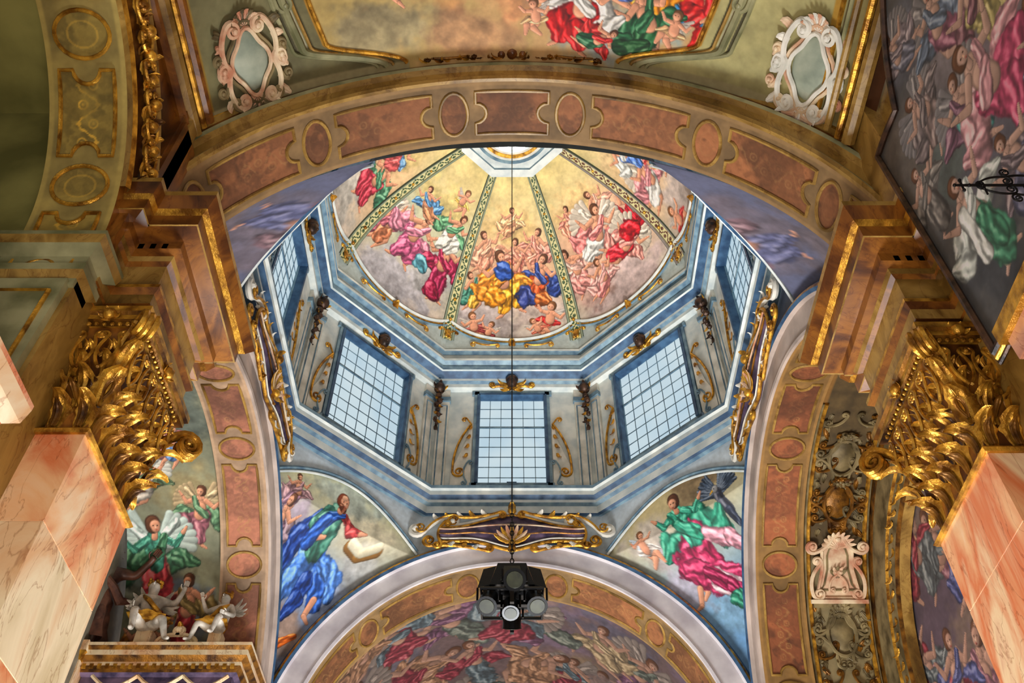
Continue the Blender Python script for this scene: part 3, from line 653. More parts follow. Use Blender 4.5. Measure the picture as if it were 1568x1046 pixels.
# =================================================================== CROSSING ARCHES
RA=4.35
def big_arch(name,mp,dep,facecol,R=RA,z0=Z0,base=(.58,.47,.31),pan=(.54,.36,.23),orn=(.80,.64,.38),fm='ochre'):
    e=empty(name)
    soffit(name,mp,R,dep,base,pan,orn,fm,parent=e)
    mb=MB([facecol,'gold','blue','dblue','dgold'])
    sweep(mb,mp,[(R,0),(R,-.05),(R+.06,-.06),(R+.09,-.02),(R+.52,-.02),(R+.54,-.10),(R+.60,-.13),(R+.66,-.10),(R+.70,-.03),(R+.78,.08)],[0,0,0,0,0,3,1,2,3])
    mb.done('archivolt',e); return e
big_arch('arch_far',mpY(D+4.95,Z0,1),1.25,'lav')
big_arch('arch_left',mpX(-4.82,Z0,-1),.95,'lavp',base=(.68,.57,.46),pan=(.62,.41,.32))
big_arch('arch_right',mpX(4.82,Z0,1),.95,'lavp',base=(.58,.44,.24),pan=(.56,.33,.20))
na=empty('arch_near')
mpn=mpY(5.9,8.08,1)
soffit('arch_near',mpn,4.5,.98,(.55,.44,.29),(.54,.35,.22),(.74,.58,.36),'ochre',parent=na,step=.016,longp=1.45,small=.42,ok=.25)
mb=MB(['ochre','gold','brown','grey','dgold'])
sweep(mb,mpn,[(4.5,0),(4.5,-.05),(4.56,-.07),(4.6,-.02),(4.64,-.02),(4.80,-.03),(4.84,-.1),(4.90,-.12),(4.94,-.06),(5.04,-.06),(5.06,-.14),(5.10,-.17),(5.14,-.16),(5.18,-.1),(5.22,0)],[0,0,2,3,0,0,3,0,2,0,1,0,2,0])
sweep(mb,mpn,[(4.5,.98),(4.6,1.02),(5.1,1.02)],[0,3])
mb.T=lambda v:mpn(v[:,0]/5.05,-.14-v[:,2],5.02+v[:,1])
random.seed(8)
for i in range(26):
    x=-1.25+2.5*i/25; mb.leaf((x,-.02+.03*math.sin(i*2.2),.02),(.8 if x>0 else -.8,math.sin(i*1.7)*.9,0),(0,0,1),.18+.05*random.random(),.11,1.8,4 if i%3 else 1)
for sg in(-1,1):
    mb.scroll((sg*.1,0),(sg*.6,.03),sg*.25,.06,.07,.02,1,-sg,sg,.05,1.3); mb.scroll((sg*.6,0),(sg*1.25,0),sg*-.2,.05,.06,.018,4,sg,-sg,.05,1.3)
mb.ball((0,.02,.06),.10,2,9,7); mb.ball((.16,.0,.05),.07,2); mb.ball((-.16,.0,.05),.07,2)
mb.done('archivolt_molding',na)

def cartouche(o,ex,ez):
    mb=MB(['white','gold','mauve','shell','dgold']); mb.frame(o,1.06*np.array(ex),(0,0,1.04),ez)
    xs=np.linspace(-1.55,1.55,41)
    top=.42+.10*np.cos(xs*2.6)-.10*np.abs(xs); bot=-.42+.16*np.abs(xs)-.05*np.cos(xs*4)
    P=np.zeros((9,41,3))
    for j in range(9):
        q=j/8; P[j,:,0]=xs; P[j,:,1]=bot*(1-q)+top*q; P[j,:,2]=.10+.16*math.sin(pi*q)*(.8+.2*np.cos(xs*9))
    mb.gridp(P,2)
    for q in (.33,.62): mb.tube(np.c_[xs,bot*(1-q)+top*q,np.full(41,.26)],.020,5,3 if q>.5 else 4)
    mb.tube(np.c_[xs,top,np.full(41,.16)],.045,6,0); mb.tube(np.c_[xs,top-.07,np.full(41,.2)],.022,6,1)
    mb.tube(np.c_[xs,bot,np.full(41,.16)],.04,6,1); mb.tube(np.c_[xs,bot+.06,np.full(41,.2)],.018,6,0)
    for sg in(-1,1):
        mb.scroll((sg*.25,.55),(sg*1.25,.42),-sg*.14,.09,.13,.04,1,sg,-sg,.18,1.4)
        mb.scroll((sg*1.3,.42),(sg*1.90,.0),-sg*-.25,.12,.17,.06,0,sg,sg,.16,1.5)
        mb.scroll((sg*1.28,.44),(sg*1.84,.04),-sg*-.25,.10,.13,.025,1,sg,sg,.23,1.5)
        mb.scroll((sg*.5,-.48),(sg*1.75,-.34),sg*.10,.08,.14,.04,1,-sg,sg,.16,1.4)
        mb.scroll((sg*1.45,.25),(sg*1.5,-.3),sg*.35,.08,.10,.035,1,sg,sg,.22,1.2)
        for q in range(5):
            mb.leaf((sg*(.55+.26*q),.44-.03*q,.2),(sg*.7,.7,0),(0,0,1),.20,.12,1.9,1 if q%2 else 0)
            mb.leaf((sg*(.45+.26*q),-.38+.04*q,.2),(sg*.7,-.7,0),(0,0,1),.20,.12,1.9,0 if q%2 else 1)
        mb.leaf((sg*1.85,.05,.14),(sg,.3,0),(0,0,1),.3,.18,1.5,1)
    for q in range(9):
        a=-1.2+2.4*q/8; mb.leaf((0,-.34,.28),(math.sin(a),math.cos(a),0),(0,0,1),.44,.14,.9,3 if q%2 else 1)
    mb.ball((0,-.36,.33),.08,1); mb.ball((0,.56,.2),.10,1); mb.leaf((0,.55,.2),(0,1,0),(0,0,1),.26,.2,1.6,1)
    mb.leaf((0,-.40,.3),(0,-1,0),(0,0,1),.26,.2,1.2,1)
    return mb.done('scroll_cartouche')
cartouche((0,D+4.93,12.80),(1,0,0),(0,-1,0))
cartouche((-4.80,D,12.80),(0,1,0),(1,0,0))
cartouche((4.80,D,12.80),(0,-1,0),(-1,0,0))

# =================================================================== CHANCEL / TRANSEPTS
def vaultgrid(name,mp,R,dep,painter,na,nb,pm=pi/2):
    AA,BB=np.meshgrid(np.linspace(-R*pm,R*pm,na),np.linspace(0,dep,nb))
    P=Paint(AA,BB); painter(P); return grid(name,mp(AA/R,BB,R+0*AA),M['fresco'],P.C)
def p_ch(P):
    P.C=np.array((.40,.33,.33))*(.7+.6*P.n1)[...,None]
    rs=random.Random(3)
    for i in range(34): P.cloud(rs.uniform(-6,6),rs.uniform(0,7),rs.uniform(.7,1.6),rs.uniform(.5,1.1),[(.60,.48,.44),(.48,.41,.50),(.66,.56,.42),(.38,.38,.46)][i%4],.85)
    cols=[(.56,.16,.22),(.66,.48,.34),(.32,.42,.46),(.44,.28,.40),(.66,.58,.42),(.32,.38,.34)]
    for i in range(26): fig(P,-5+10*((i*7)%26)/25+rs.uniform(-.2,.2),.8+5.6*((i*11)%26)/25,rs.uniform(1.7,2.6),180+rs.uniform(-60,60),rs.choice((-1,1)),cols[i%6],cols[(i*5+2)%6],skin=(.72,.55,.45),pose=i%3,wing=(.56,.52,.48) if i%3==0 else None)
    for i in range(10): P.cloud(rs.uniform(-6,6),rs.uniform(0,7),rs.uniform(.6,1.0),rs.uniform(.4,.7),(.52,.46,.46),.75)
    P.mute(.28,(.44,.37,.35))
vaultgrid('chancel_vault_fresco',mpY(D+6.2,Z0+.1,1),4.7,7.9,p_ch,580,330)
def p_lt2(P):
    P.C=np.array((.55,.56,.46))*(.75+.5*P.n1)[...,None]
    for i,(x,y) in enumerate([(.4,-1),(1.4,-2.2),(.6,-3.5),(1.3,-4.4),(.6,-5.6),(1.2,-.3)]): P.cloud(x,y,.9,.8,[(.48,.54,.60),(.70,.64,.46),(.42,.46,.42)][i%3])
    fig(P,1.45,-2.6,1.3,-8,-1,(.66,.40,.45),(.38,.55,.40),wing=(.75,.66,.5),pose=0)
    fig(P,.45,-1.9,1.3,0,1,(.84,.80,.74),(.36,.45,.32),pose=1,wing=(.85,.85,.8))
    fig(P,1.25,-4.5,1.5,0,-1,(.72,.18,.22),(.60,.52,.3),pose=2)
    fig(P,.60,-3.6,2.0,5,1,(.84,.26,.30),(.26,.48,.34),wing=(.76,.82,.78),pose=2,top=(.28,.6,.5))
    fig(P,.5,-5.2,1.3,0,1,(.30,.42,.60),(.75,.5,.2),pose=0); fig(P,1.1,-1.0,1.1,30,1,(.35,.5,.7),(.8,.5,.5),pose=1)
def vaultgridX(name,x0,sx,R,dep,painter,na,nb):
    AA,BB=np.meshgrid(np.linspace(-R*pi/2,R*pi/2,na),np.linspace(0,dep,nb))
    mp=mpX(x0,Z0,sx)
    xx=BB if sx>0 else dep-BB
    P=Paint(xx,-np.abs(AA)); painter(P); return grid(name,mp(AA/R,BB,R+0*AA),M['fresco'],P.C)
vaultgridX('transept_vault_fresco',-5.77,-1,4.47,1.9,p_lt2,640,115)
def p_rt(P):
    P.C=np.array((.36,.29,.17))*(.7+.6*P.n2)[...,None]
    P.put(ss(.16,.12,P.X),(.58,.42,.20)); P.put(ss(1.2,1.24,P.X),(.52,.40,.20))
    P.put(ss(3.4,3.5,-P.Y)*ss(.14,.16,P.X)*ss(1.2,1.18,P.X)*.7,(.66,.60,.44))
vaultgridX('transept_vault_stucco',5.77,1,4.47,1.33,p_rt,300,60)
mb=MB(['dull','shell','dgold','gold']); mpr=mpX(5.77,Z0,1)
mb.T=lambda v:mpr((v[:,1])/4.47,.68+v[:,0],4.47-v[:,2])
for cy,mi in ((1.3,0),(2.3,2),(4.9,0)):
    th=np.linspace(0,2*pi,30)[:-1]
    mb.tube(np.stack([.28*np.cos(th),cy+.40*np.sin(th),0*th+.05],1),.04,6,mi,closed=True)
    mb.ball((0,cy,.0),.24,mi,12,8,(1,1.4,.35))
    for sg in(-1,1):
        mb.scroll((sg*.12,cy-.5),(sg*.40,cy+.0),sg*.3,.07,.11,.035,mi,-sg,-sg,.05,1.3)
        mb.scroll((sg*.40,cy+.05),(sg*.15,cy+.55),sg*.3,.09,.09,.035,mi,sg,sg,.05,1.3)
    for q in range(7):
        a=-1.1+2.2*q/6; mb.leaf((0,cy-.35,.06),(math.sin(a),-math.cos(a),0),(0,0,1),.28,.13,1.2,mi)
        mb.leaf((0,cy+.4,.05),(math.sin(a)*.8,math.cos(a),0),(0,0,1),.26,.12,1.2,mi)
rs=random.Random(12)
for i in range(60):
    y=.3+6.3*i/59
    if 2.95<y<4.35: continue
    for sg in(-1,1):
        mb.leaf((sg*rs.uniform(.28,.46),y,.02),(sg*rs.uniform(-.4,1),rs.choice((-1,1)),0),(0,0,1),rs.uniform(.16,.26),.12,1.6,rs.choice((0,0,2)))
    if i%5==0:
        for sg in(-1,1): mb.scroll((sg*.10,y),(sg*.44,y+.25),sg*.4,.06,.08,.028,rs.choice((0,2)),sg,-sg,.05,1.4)
for cy in (3.65,):
    pts=[(-.22,cy-.60),(.22,cy-.60),(.30,cy-.38),(.30,cy),(.40,cy+.40),(.5,cy+.55),(-.5,cy+.55),(-.40,cy+.40),(-.30,cy),(-.30,cy-.38)]
    mb.add([(a,b,.06) for a,b in pts],[tuple(range(10))],1); mb.tube([(a,b,.07) for a,b in pts],.035,6,1,closed=True)
    ip=[(a*.68,cy+(b-cy)*.72) for a,b in pts]; mb.tube([(a,b,.08) for a,b in ip],.02,6,0,closed=True)
    for sg in(-1,1):
        mb.scroll((sg*.1,cy-.66),(sg*.46,cy-.34),sg*.25,.08,.12,.045,1,-sg,-sg,.09,1.5); mb.scroll((sg*.34,cy-.1),(sg*.50,cy+.50),-sg*.3,.09,.12,.04,1,sg,sg,.09,1.5)
        mb.scroll((sg*.02,cy+.1),(sg*.18,cy+.40),-sg*.3,.05,.06,.025,1,sg,sg,.09,1.4)
    for q in range(9):
        a=-1.3+2.6*q/8; mb.leaf((0,cy-.44,.1),(math.sin(a),-math.cos(a),0),(0,0,1),.38,.13,.9,1)
    for q in range(5): mb.leaf((0,cy+.15,.08),(math.sin(-.8+.4*q),-math.cos(-.8+.4*q),0),(0,0,1),.26,.10,1.3,1 if q%2 else 0)
    mb.box(-.56,.56,cy+.58,cy+.66,0,.14,1); mb.box(-.50,.50,cy+.66,cy+.74,0,.09,0)
for b0 in(-.56,.56):
    a=np.linspace(0,7,90); mb.tube(np.stack([b0+0*a,a,.03+0*a],1),.045,6,3)
    mb.tube(np.stack([b0*1.10+0*a,a,.02+0*a],1),.03,6,0)
mb.done('stucco_relief')
def endwall(name,x,painter,nu,nv):
    YY,ZZ=np.meshgrid(np.linspace(7.4,16.8,nu),np.linspace(3.5,12.6,nv))
    P=Paint(-YY if x>0 else YY,ZZ); painter(P)
    return grid(name,np.stack([x+0*YY,YY,ZZ],-1),M['fresco'],P.C)
def p_re(P):
    P.C=np.array((.34,.28,.32))*(.7+.6*P.n1)[...,None]; rs=random.Random(9)
    for i in range(20): P.cloud(rs.uniform(-16,-8),rs.uniform(4,12),1.3,.9,[(.44,.36,.40),(.52,.43,.36),(.34,.37,.44)][i%3])
    cols=[(.56,.16,.20),(.27,.30,.50),(.64,.46,.32),(.36,.40,.40),(.54,.34,.38)]
    for i in range(20): fig(P,-16+7*((i*7)%20)/19,6.2+5*((i*3)%20)/19,rs.uniform(1.8,2.4),rs.uniform(-25,25),rs.choice((-1,1)),cols[i%5],cols[(i*3+1)%5],skin=(.74,.56,.46),pose=i%3)
    P.mute(.22,(.38,.32,.33))
endwall('wall_right_transept',7.36,p_re,400,400)
def p_le(P):
    P.C=np.array((.50,.47,.40))*(.7+.6*P.n1)[...,None]
    fig(P,13.6,10.5,1.8,0,1,(.7,.3,.3),(.4,.5,.4)); fig(P,12,10.8,1.6,0,-1,(.4,.5,.7),(.7,.6,.3))
endwall('wall_left_transept',-7.75,p_le,200,200)
mb=MB(['ochre','gold','dull','dgold'])
sweep(mb,mpX(7.12,Z0,1),[(3.05,.20),(3.05,0),(3.13,-.05),(3.20,-.02),(3.5,-.02),(3.55,-.06),(4.25,-.02),(4.47,-.02)],[0,3,0,2,1,2,3])
mb.T=lambda v:mpX(7.08,Z0,1)(v[:,1]/3.35,-v[:,2],3.35+v[:,0])
for i in range(40):
    y=-5.0+10*i/39; mb.leaf((.05*math.sin(i*2.2),y,0),(math.sin(i*1.3)*.6,1,0),(0,0,1),.22,.12,1.8,1)
mb.ident(); mb.done('arch_end_wall')

YY,ZZ=np.meshgrid(np.linspace(-5.2,5.2,160),np.linspace(2,12.8,160)); P=Paint(YY,ZZ); P.C=np.array((.4,.36,.34))*(.7+.6*P.n1)[...,None]
fig(P,0,9,2.4,0,1,(.6,.2,.2),(.3,.4,.5)); grid('wall_chancel_end',np.stack([YY,26.2+0*YY,ZZ],-1),M['fresco'],P.C)

mb=MB(['pink','cream','gold'])
for sx in(-1,1):
    x=sorted((sx*4.36,sx*5.9)); mb.box(x[0],x[1],17.06,18.3,-1.6,7.7,1)
    x=sorted((sx*4.83,sx*5.77)); mb.box(x[0],x[1],16.46,17.04,-1.6,7.7,0)
    x=sorted((sx*4.25,sx*6.0)); mb.box(x[0],x[1],16.3,18.4,7.2,7.7,2)
mb.done('pier_far')
mb=MB(['floor']); mb.box(-9,9,-8,27,-1.8,-1.6,0); mb.done('floor')

# =================================================================== NEAR PIERS
def entab_prof(z0,z1):
    h=z1-z0
    pr=[(.02,0),(.02,.10),(.05,.11),(.05,.20),(.10,.24),(.10,.27),(.03,.29),(.03,.52),(.08,.54),(.10,.58),(.18,.60),(.18,.68),(.34,.72),(.36,.72),(.36,.83),(.42,.86),(.50,.95),(.50,1.0)]
    return [(p,z0+q*h) for p,q in pr]
def capital(name,rect,z0,z1):
    x0,x1,y0,y1=rect; H=z1-z0; mb=MB(['gold','dgold','brown'])
    mb.prof(rect,[(.03,z0-.06),(.05,z0-.03),(.03,z0),(-.04,z0+.02),(-.04,z0+.6*H),(.04,z0+.88*H)],[0,0,0,2,2])
    mb.prof(rect,[(.06,z0+.87*H),(.13,z0+.89*H),(.13,z0+.93*H),(.16,z0+.95*H),(.16,z1)],[1,0,1,0])
    cx=(x0+x1)/2;cy=(y0+y1)/2
    for nx,ny in((1,0),(-1,0),(0,1),(0,-1)):
        w=(y1-y0) if nx else (x1-x0); c=np.array([x1 if nx>0 else x0 if nx<0 else cx, y1 if ny>0 else y0 if ny<0 else cy,0.])
        n=np.array([nx,ny,0.]); t=np.array([-ny,nx,0.]); c=c-n*.03
        m=max(2,int(round(w/.24)))
        for i in range(m):
            u=-w/2+w*(i+.5)/m
            mb.leaf(c+t*u+np.array([0,0,z0+.02]),(0,0,1),n,.32*H,w/m*1.0,2.6,0,12)
            mb.leaf(c+t*u+n*.03+np.array([0,0,z0+.05]),(0,0,1),n,.19*H,w/m*.45,2.2,1,7)
        for i in range(m+1):
            u=-w/2+w*i/m; uu=t*(1 if i==m else -1)*.8 if i in(0,m) else 0
            mb.leaf(c+t*u+np.array([0,0,z0+.20*H]),(0,0,1),n+uu,.34*H,w/m*.95,2.5,0,12)
            for sg in(-1,1): mb.leaf(c+t*u+n*.04+np.array([0,0,z0+.24*H]),t*sg*.5+np.array([0,0,1.]),n,.18*H,.07,2.6,1,7)
        for i in range(m):
            u=-w/2+w*(i+.5)/m
            mb.leaf(c+t*u+np.array([0,0,z0+.42*H]),(0,0,1),n,.26*H,w/m*.7,2.5,0,11)
            for sg in(-1,1):
                mb.frame(c+n*.10,t,(0,0,1),n); mb.scroll((u+sg*.01,z0+.46*H),(u+sg*.05,z0+.74*H),-sg*.3,0,.055,.018,0,1,-sg,.03,1.6); mb.ident()
        for i in range(m+1):
            u=-w/2+w*i/m
            for sg in(-1,1): mb.leaf(c+t*u+n*.05+np.array([0,0,z0+.62*H]),t*sg*.7+np.array([0,0,1.]),n,.15*H,.08,2.4,0,7)
        nb=max(6,int(w/.07))
        for i in range(nb): mb.ball(c+t*(-w/2+w*(i+.5)/nb)+n*.13+np.array([0,0,z0+.86*H]),.026,0,6,4)
        mb.ball(c+n*.18+np.array([0,0,z0+.92*H]),.07,0,9,7)
        for q in range(6): mb.leaf(c+n*.17+np.array([0,0,z0+.92*H]),t*math.cos(q*1.047)+np.array([0,0,math.sin(q*1.047)]),n,.13,.09,1.5,0,6)
    for sx_,sy_,c in((1,1,(x1,y1)),(1,-1,(x1,y0)),(-1,-1,(x0,y0)),(-1,1,(x0,y1))):
        d=np.array([sx_,sy_,0.])/math.sqrt(2)
        mb.frame((c[0],c[1],0),d,(0,0,1),np.cross(d,(0,0,1.)))
        for off in (-.06,0,.06):
            mb.scroll((-.04,z0+.46*H),(.20,z0+.82*H),.25,0,.15,.036,0,1,-1,off,1.9)
        mb.leaf((-.02,z0+.42*H,0),(0.2,1,0),(1,-.2,0),.36*H,.18,2.4,0,11)
        mb.ident()
    return mb.done(name)
def near_pier(sx,xf,zt,zc,ze):
    mb=MB(['salmon','cream','gold','ochre'])
    rect=(min(sx*xf,sx*(xf+.46)),max(sx*xf,sx*(xf+.46)),5.9,7.2)
    x0,x1=rect[:2]
    zs=[-1.6,.3,2.1,3.55,4.6,zt]
    for i in range(len(zs)-1): mb.box(x0+.0,x1,5.9,7.2,zs[i],zs[i+1]-.012,0 if i%2==0 or sx>0 else 1); mb.box(x0+.006,x1-.006,5.906,7.194,zs[i+1]-.012,zs[i+1],1)
    xc=sorted((sx*(xf+.44),sx*(xf+2.2))); mb.box(xc[0],xc[1],5.36,7.72,-1.6,zc+.2,3)
    mb.prof((x0,x1,5.9,7.2),[(.14,-1.6),(.14,-1.3),(.05,-1.15),(.05,-1.0),(0,-.95)],1)
    mb.done('pier_near',None,False)
    capital('corinthian_capital',rect,zt,zc)
    mb=MB(['brown','gold','ochre','pink'])
    mis=[2,0,2,0,1,0,2,0,2,0,0,0,2,0,1,0,2]
    mb.prof(rect,entab_prof(zc,ze),mis)
    x2=sorted((sx*(xf+.44),sx*(xf+.85)))
    mb.prof((x2[0],x2[1],5.6,7.6),[(p*.75,z) for p,z in entab_prof(zc,ze)],mis)
    zd=zc+.60*(ze-zc); y=5.78
    while y<7.35:
        xd=sx*(xf-.12); mb.box(xd-.05,xd+.05,y,y+.06,zd,zd+.09,2); y+=.13
    x=0
    while x<.5:
        xa=sx*(xf+x); mb.box(xa-.03,xa+.03,5.72,5.8,zd,zd+.09,2); x+=.13
    mb.box(min(sx*4.5,sx*5.6),max(sx*4.5,sx*5.6),5.75,6.86,ze-.9,ze+.05,2)
    # backing wall strip between entablature and vault springing
    mb.box(min(sx*(xf+.30),sx*(xf+.9)),max(sx*(xf+.30),sx*(xf+.9)),5.42,5.90,ze-.2,10.4,0)
    mb.done('entablature_near')
near_pier(-1,3.76,5.60,7.15,8.75)
near_pier(1,4.10,5.38,6.90,8.55)

mb=MB(['grey','cream','ochre','gold'])
mb.box(-5.05,-4.25,5.28,5.37,2,7.0,0)
mb.prof((-5.05,-4.22,5.34,5.6),[(.02,6.95),(.02,7.05),(.08,7.12),(.08,7.22),(.04,7.25),(.04,7.38),(.14,7.48),(.16,7.6),(.16,7.66)],[0,2,0,2,0,0,2,0])
mb.tube([(-4.95,5.27,3.0),(-4.35,5.27,3.0),(-4.35,5.27,6.8),(-4.95,5.27,6.8)],.025,5,3,closed=True,ref=(0,1,0))
mb.done('impost_pilaster')

# =================================================================== NAVE: side arch left
sa=empty('arch_side_chapel')
mps=lambda phi,b,r: np.stack([-4.2-b+0*phi,3.25+r*np.sin(phi),7.62+r*np.cos(phi)],-1)
soffit('arch_side_chapel',mps,2.1,.85,(.64,.56,.31),(.54,.46,.22),(.90,.72,.28),'gold',parent=sa,longp=.95,small=.5,step=.012,ok=.9,fr=.024)
mb=MB(['ochre','gold','brown','dgold','olive'])
sweep(mb,mps,[(2.1,0),(2.1,-.06),(2.16,-.09),(2.22,-.03),(2.30,-.03),(2.58,-.04),(2.62,-.12),(2.70,-.14),(2.76,-.08),(2.84,-.03)],[0,1,0,0,2,2,0,3,0],p1=1.15)
random.seed(21)
mb.T=lambda v: np.stack([-4.16+v[:,2],3.25+(2.44+v[:,0])*np.sin(v[:,1]/2.44),7.62+(2.44+v[:,0])*np.cos(v[:,1]/2.44)],-1)
for i in range(38):
    y=.3+2.45*i/37
    mb.leaf((.06*math.sin(i*2.4),y,.05),(math.sin(i*1.9),-.8,0),(0,0,1),.22+.09*random.random(),.13,2.1,1 if i%4 else 3)
    if i%4==0: mb.ball((.05*math.sin(i),y,.12),.075,1,9,7)
    if i%5==2:
        for sg in(-1,1): mb.scroll((0,y),(sg*.15,y-.22),sg*.3,.05,.06,.022,1,sg,-sg,.10,1.3)
mb.ident(); mb.done('archivolt',sa)
ph=np.linspace(-pi/2,pi/2,61); ins=np.stack([3.25+2.1*np.sin(ph),7.62+2.1*np.cos(ph)],1); out=[]
for q in ph:
    dx,dy=math.sin(q),math.cos(q); s=min((2.75)/abs(dx) if abs(dx)>1e-6 else 99,3.35/dy if dy>1e-6 else 99); out.append((3.25+dx*s,7.62+dy*s))
out=np.array(out)
mb=MB(['brown','ochre','gold']); P3=np.zeros((2,61,3)); P3[0,:,0]=-4.205;P3[1,:,0]=-4.205; P3[0,:,1:]=ins;P3[1,:,1:]=out; mb.gridp(P3,0)
for x,z,r,mi in((-4.16,10.55,.07,0),(-4.12,10.72,.10,1),(-4.05,10.9,.05,2),(-4.02,11.05,.08,0)): mb.tube([(x,-1,z),(x,5.75,z)],r,8,mi,ref=(1,0,0))
mb.box(-4.22,-4.10,5.38,5.48,7.66,10.7,0); mb.box(-4.2,-4.06,5.52,5.72,8.7,10.9,1)
mb.box(-4.9,-4.215,5.38,6.1,7.6,11.6,0); mb.box(-4.5,-4.14,5.46,5.95,8.3,10.9,0)
mb.done('wall_left_nave',None)
mb=MB(['olive']); mb.box(-6.9,-6.8,-2,6.5,-1.6,11,0); mb.box(-6.9,-4.3,5.4,5.5,7.6,11,0); mb.box(-6.9,-5.06,5.30,5.40,-1.6,7.7,0); mb.done('wall_left_chapel')
mb=MB(['olive']); mb.box(-6.9,-4.3,-6,5.9,10.6,10.8,0); mb.done('ceiling_left_chapel')
mb=MB(['salmon','cream','gold']); mb.prof((-4.25,-3.95,0.2,4.75),[(0,3.6),(0,4.3),(.05,4.35),(.05,4.5),(.14,4.6),(.16,4.72),(.24,4.8),(.26,4.95),(.26,5.0)],[0,1,0,1,0,1,1,0]); mb.done('tribune_cornice')

# =================================================================== NAVE VAULT
RV=5.22; ZV=7.85
def p_nv(P):
    X=RV*np.sin(P.X/RV); Y=P.Y
    P.C=np.array((.78,.68,.42))*(.80+.36*P.n1)[...,None]
    P.put(ss(-.6,.6,P.n1*2-1+(X)*.25)*.5,(.86,.64,.48))
    P.cloud(-1.8,5.2,1.0,.5,(.72,.66,.50)); P.cloud(-.6,5.4,.9,.5,(.84,.64,.46)); P.cloud(.2,4.7,1.0,.6,(.90,.64,.44)); P.cloud(1.2,5.2,.9,.6,(.66,.70,.70)); P.cloud(-1.2,4.4,1.0,.5,(.82,.62,.38)); P.cloud(2.1,5.0,.7,.6,(.58,.72,.76))
    for a in [(-1.7,4.3,1.2,20,1,(.82,.64,.42),(.78,.62,.44),1),(-.9,4.3,1.1,10,-1,(.86,.60,.44),(.86,.68,.48),0),(.1,4.5,1.4,-15,1,(.88,.66,.48),(.86,.58,.38),1),
              (2.75,5.0,1.2,15,-1,(.86,.10,.10),(.24,.58,.82),2),(2.15,4.55,1.4,30,1,(.92,.56,.06),(.84,.14,.14),0),(2.75,4.3,1.3,-10,-1,(.86,.08,.12),(.18,.40,.70),0),(1.3,4.4,1.3,0,1,(.30,.40,.68),(.92,.58,.10),1),
              (1.95,5.15,1.3,-25,-1,(.12,.38,.20),(.16,.42,.26),1),(.95,5.05,1.3,10,1,(.82,.08,.10),(.92,.90,.86),0),(1.2,5.45,.7,60,-1,(.14,.38,.24),(.84,.16,.16),1)]:
        fig(P,a[0]*1.03,a[1],a[2],180+a[3],a[4],a[5],a[6],pose=a[7])
    P.cap((1.6,5.50),(1.95,5.42),.13,.10,(.12,.32,.16),6); putto(P,2.35,5.15,.6,190,1,sash=(.88,.7,.5)); putto(P,.35,5.15,.55,170,1,sash=(.9,.7,.5))
    lim=2.62+.12*np.cos((Y-4.2)*2.0)-1.0*ss(5.25,5.72,Y)
    aX=np.abs(X)
    web=ss(.0,.02,aX-lim)
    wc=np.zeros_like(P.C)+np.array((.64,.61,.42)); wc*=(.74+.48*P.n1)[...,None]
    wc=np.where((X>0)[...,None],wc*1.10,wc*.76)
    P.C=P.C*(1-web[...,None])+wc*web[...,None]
    P.put(ss(.05,.03,np.abs(aX-lim-.05)),(.74,.54,.16))
    P.put(ss(.03,.02,np.abs(aX-lim-.22)),(.34,.32,.20)); P.put(ss(.06,.04,np.abs(aX-lim-.32)),(.76,.74,.62)); P.put(ss(.025,.015,np.abs(aX-lim-.42)),(.32,.30,.20))
    for d,w,c in((4.02,.05,(.70,.54,.20)),(4.12,.04,(.32,.27,.15)),(4.22,.05,(.62,.56,.36))): P.put(ss(w,w*.6,np.abs(aX-d)),c)
    P.put(ss(4.27,4.3,aX),(.35,.20,.07))
    P.put(ss(5.68,5.72,Y)*web,(.66,.62,.46))
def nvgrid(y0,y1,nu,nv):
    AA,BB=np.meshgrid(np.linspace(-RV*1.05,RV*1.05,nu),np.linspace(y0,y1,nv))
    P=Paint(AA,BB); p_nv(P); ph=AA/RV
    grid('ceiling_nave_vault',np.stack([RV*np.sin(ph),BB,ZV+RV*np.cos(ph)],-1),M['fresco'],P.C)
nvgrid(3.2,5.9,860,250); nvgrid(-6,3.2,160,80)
mb=MB(['gold','grey','dgold','shell','ochre'])
mb.T=lambda v: np.stack([(RV-v[:,2])*np.sin(v[:,0]/RV),v[:,1],ZV+(RV-v[:,2])*np.cos(v[:,0]/RV)],-1)
Y=np.linspace(3.2,5.72,60); lim=2.62+.12*np.cos((Y-4.2)*2.0)-1.0*ss(5.25,5.72,Y)
for sg in(-1,1):
    for off,r,mi in((.05,.03,0),(.24,.025,4),(.34,.055,1),(.46,.03,1)):
        x=RV*np.arcsin(np.clip((lim+off)/RV,-1,1)); mb.tube(np.stack([sg*x,Y,.02+0*Y],1),r,6,mi)
    x=RV*math.asin(4.06/RV)
    for off,r,mi in((0,.035,0),(.12,.04,1)): mb.tube([(sg*(x+off),q,.02) for q in np.linspace(3.2,5.75,20)],r,6,mi)
    mb.scroll((sg*3.25,3.9),(sg*3.35,4.6),-sg*.25,.14,.12,.035,1,sg,sg,.03,1.2)
mb.done('vault_border_molding')
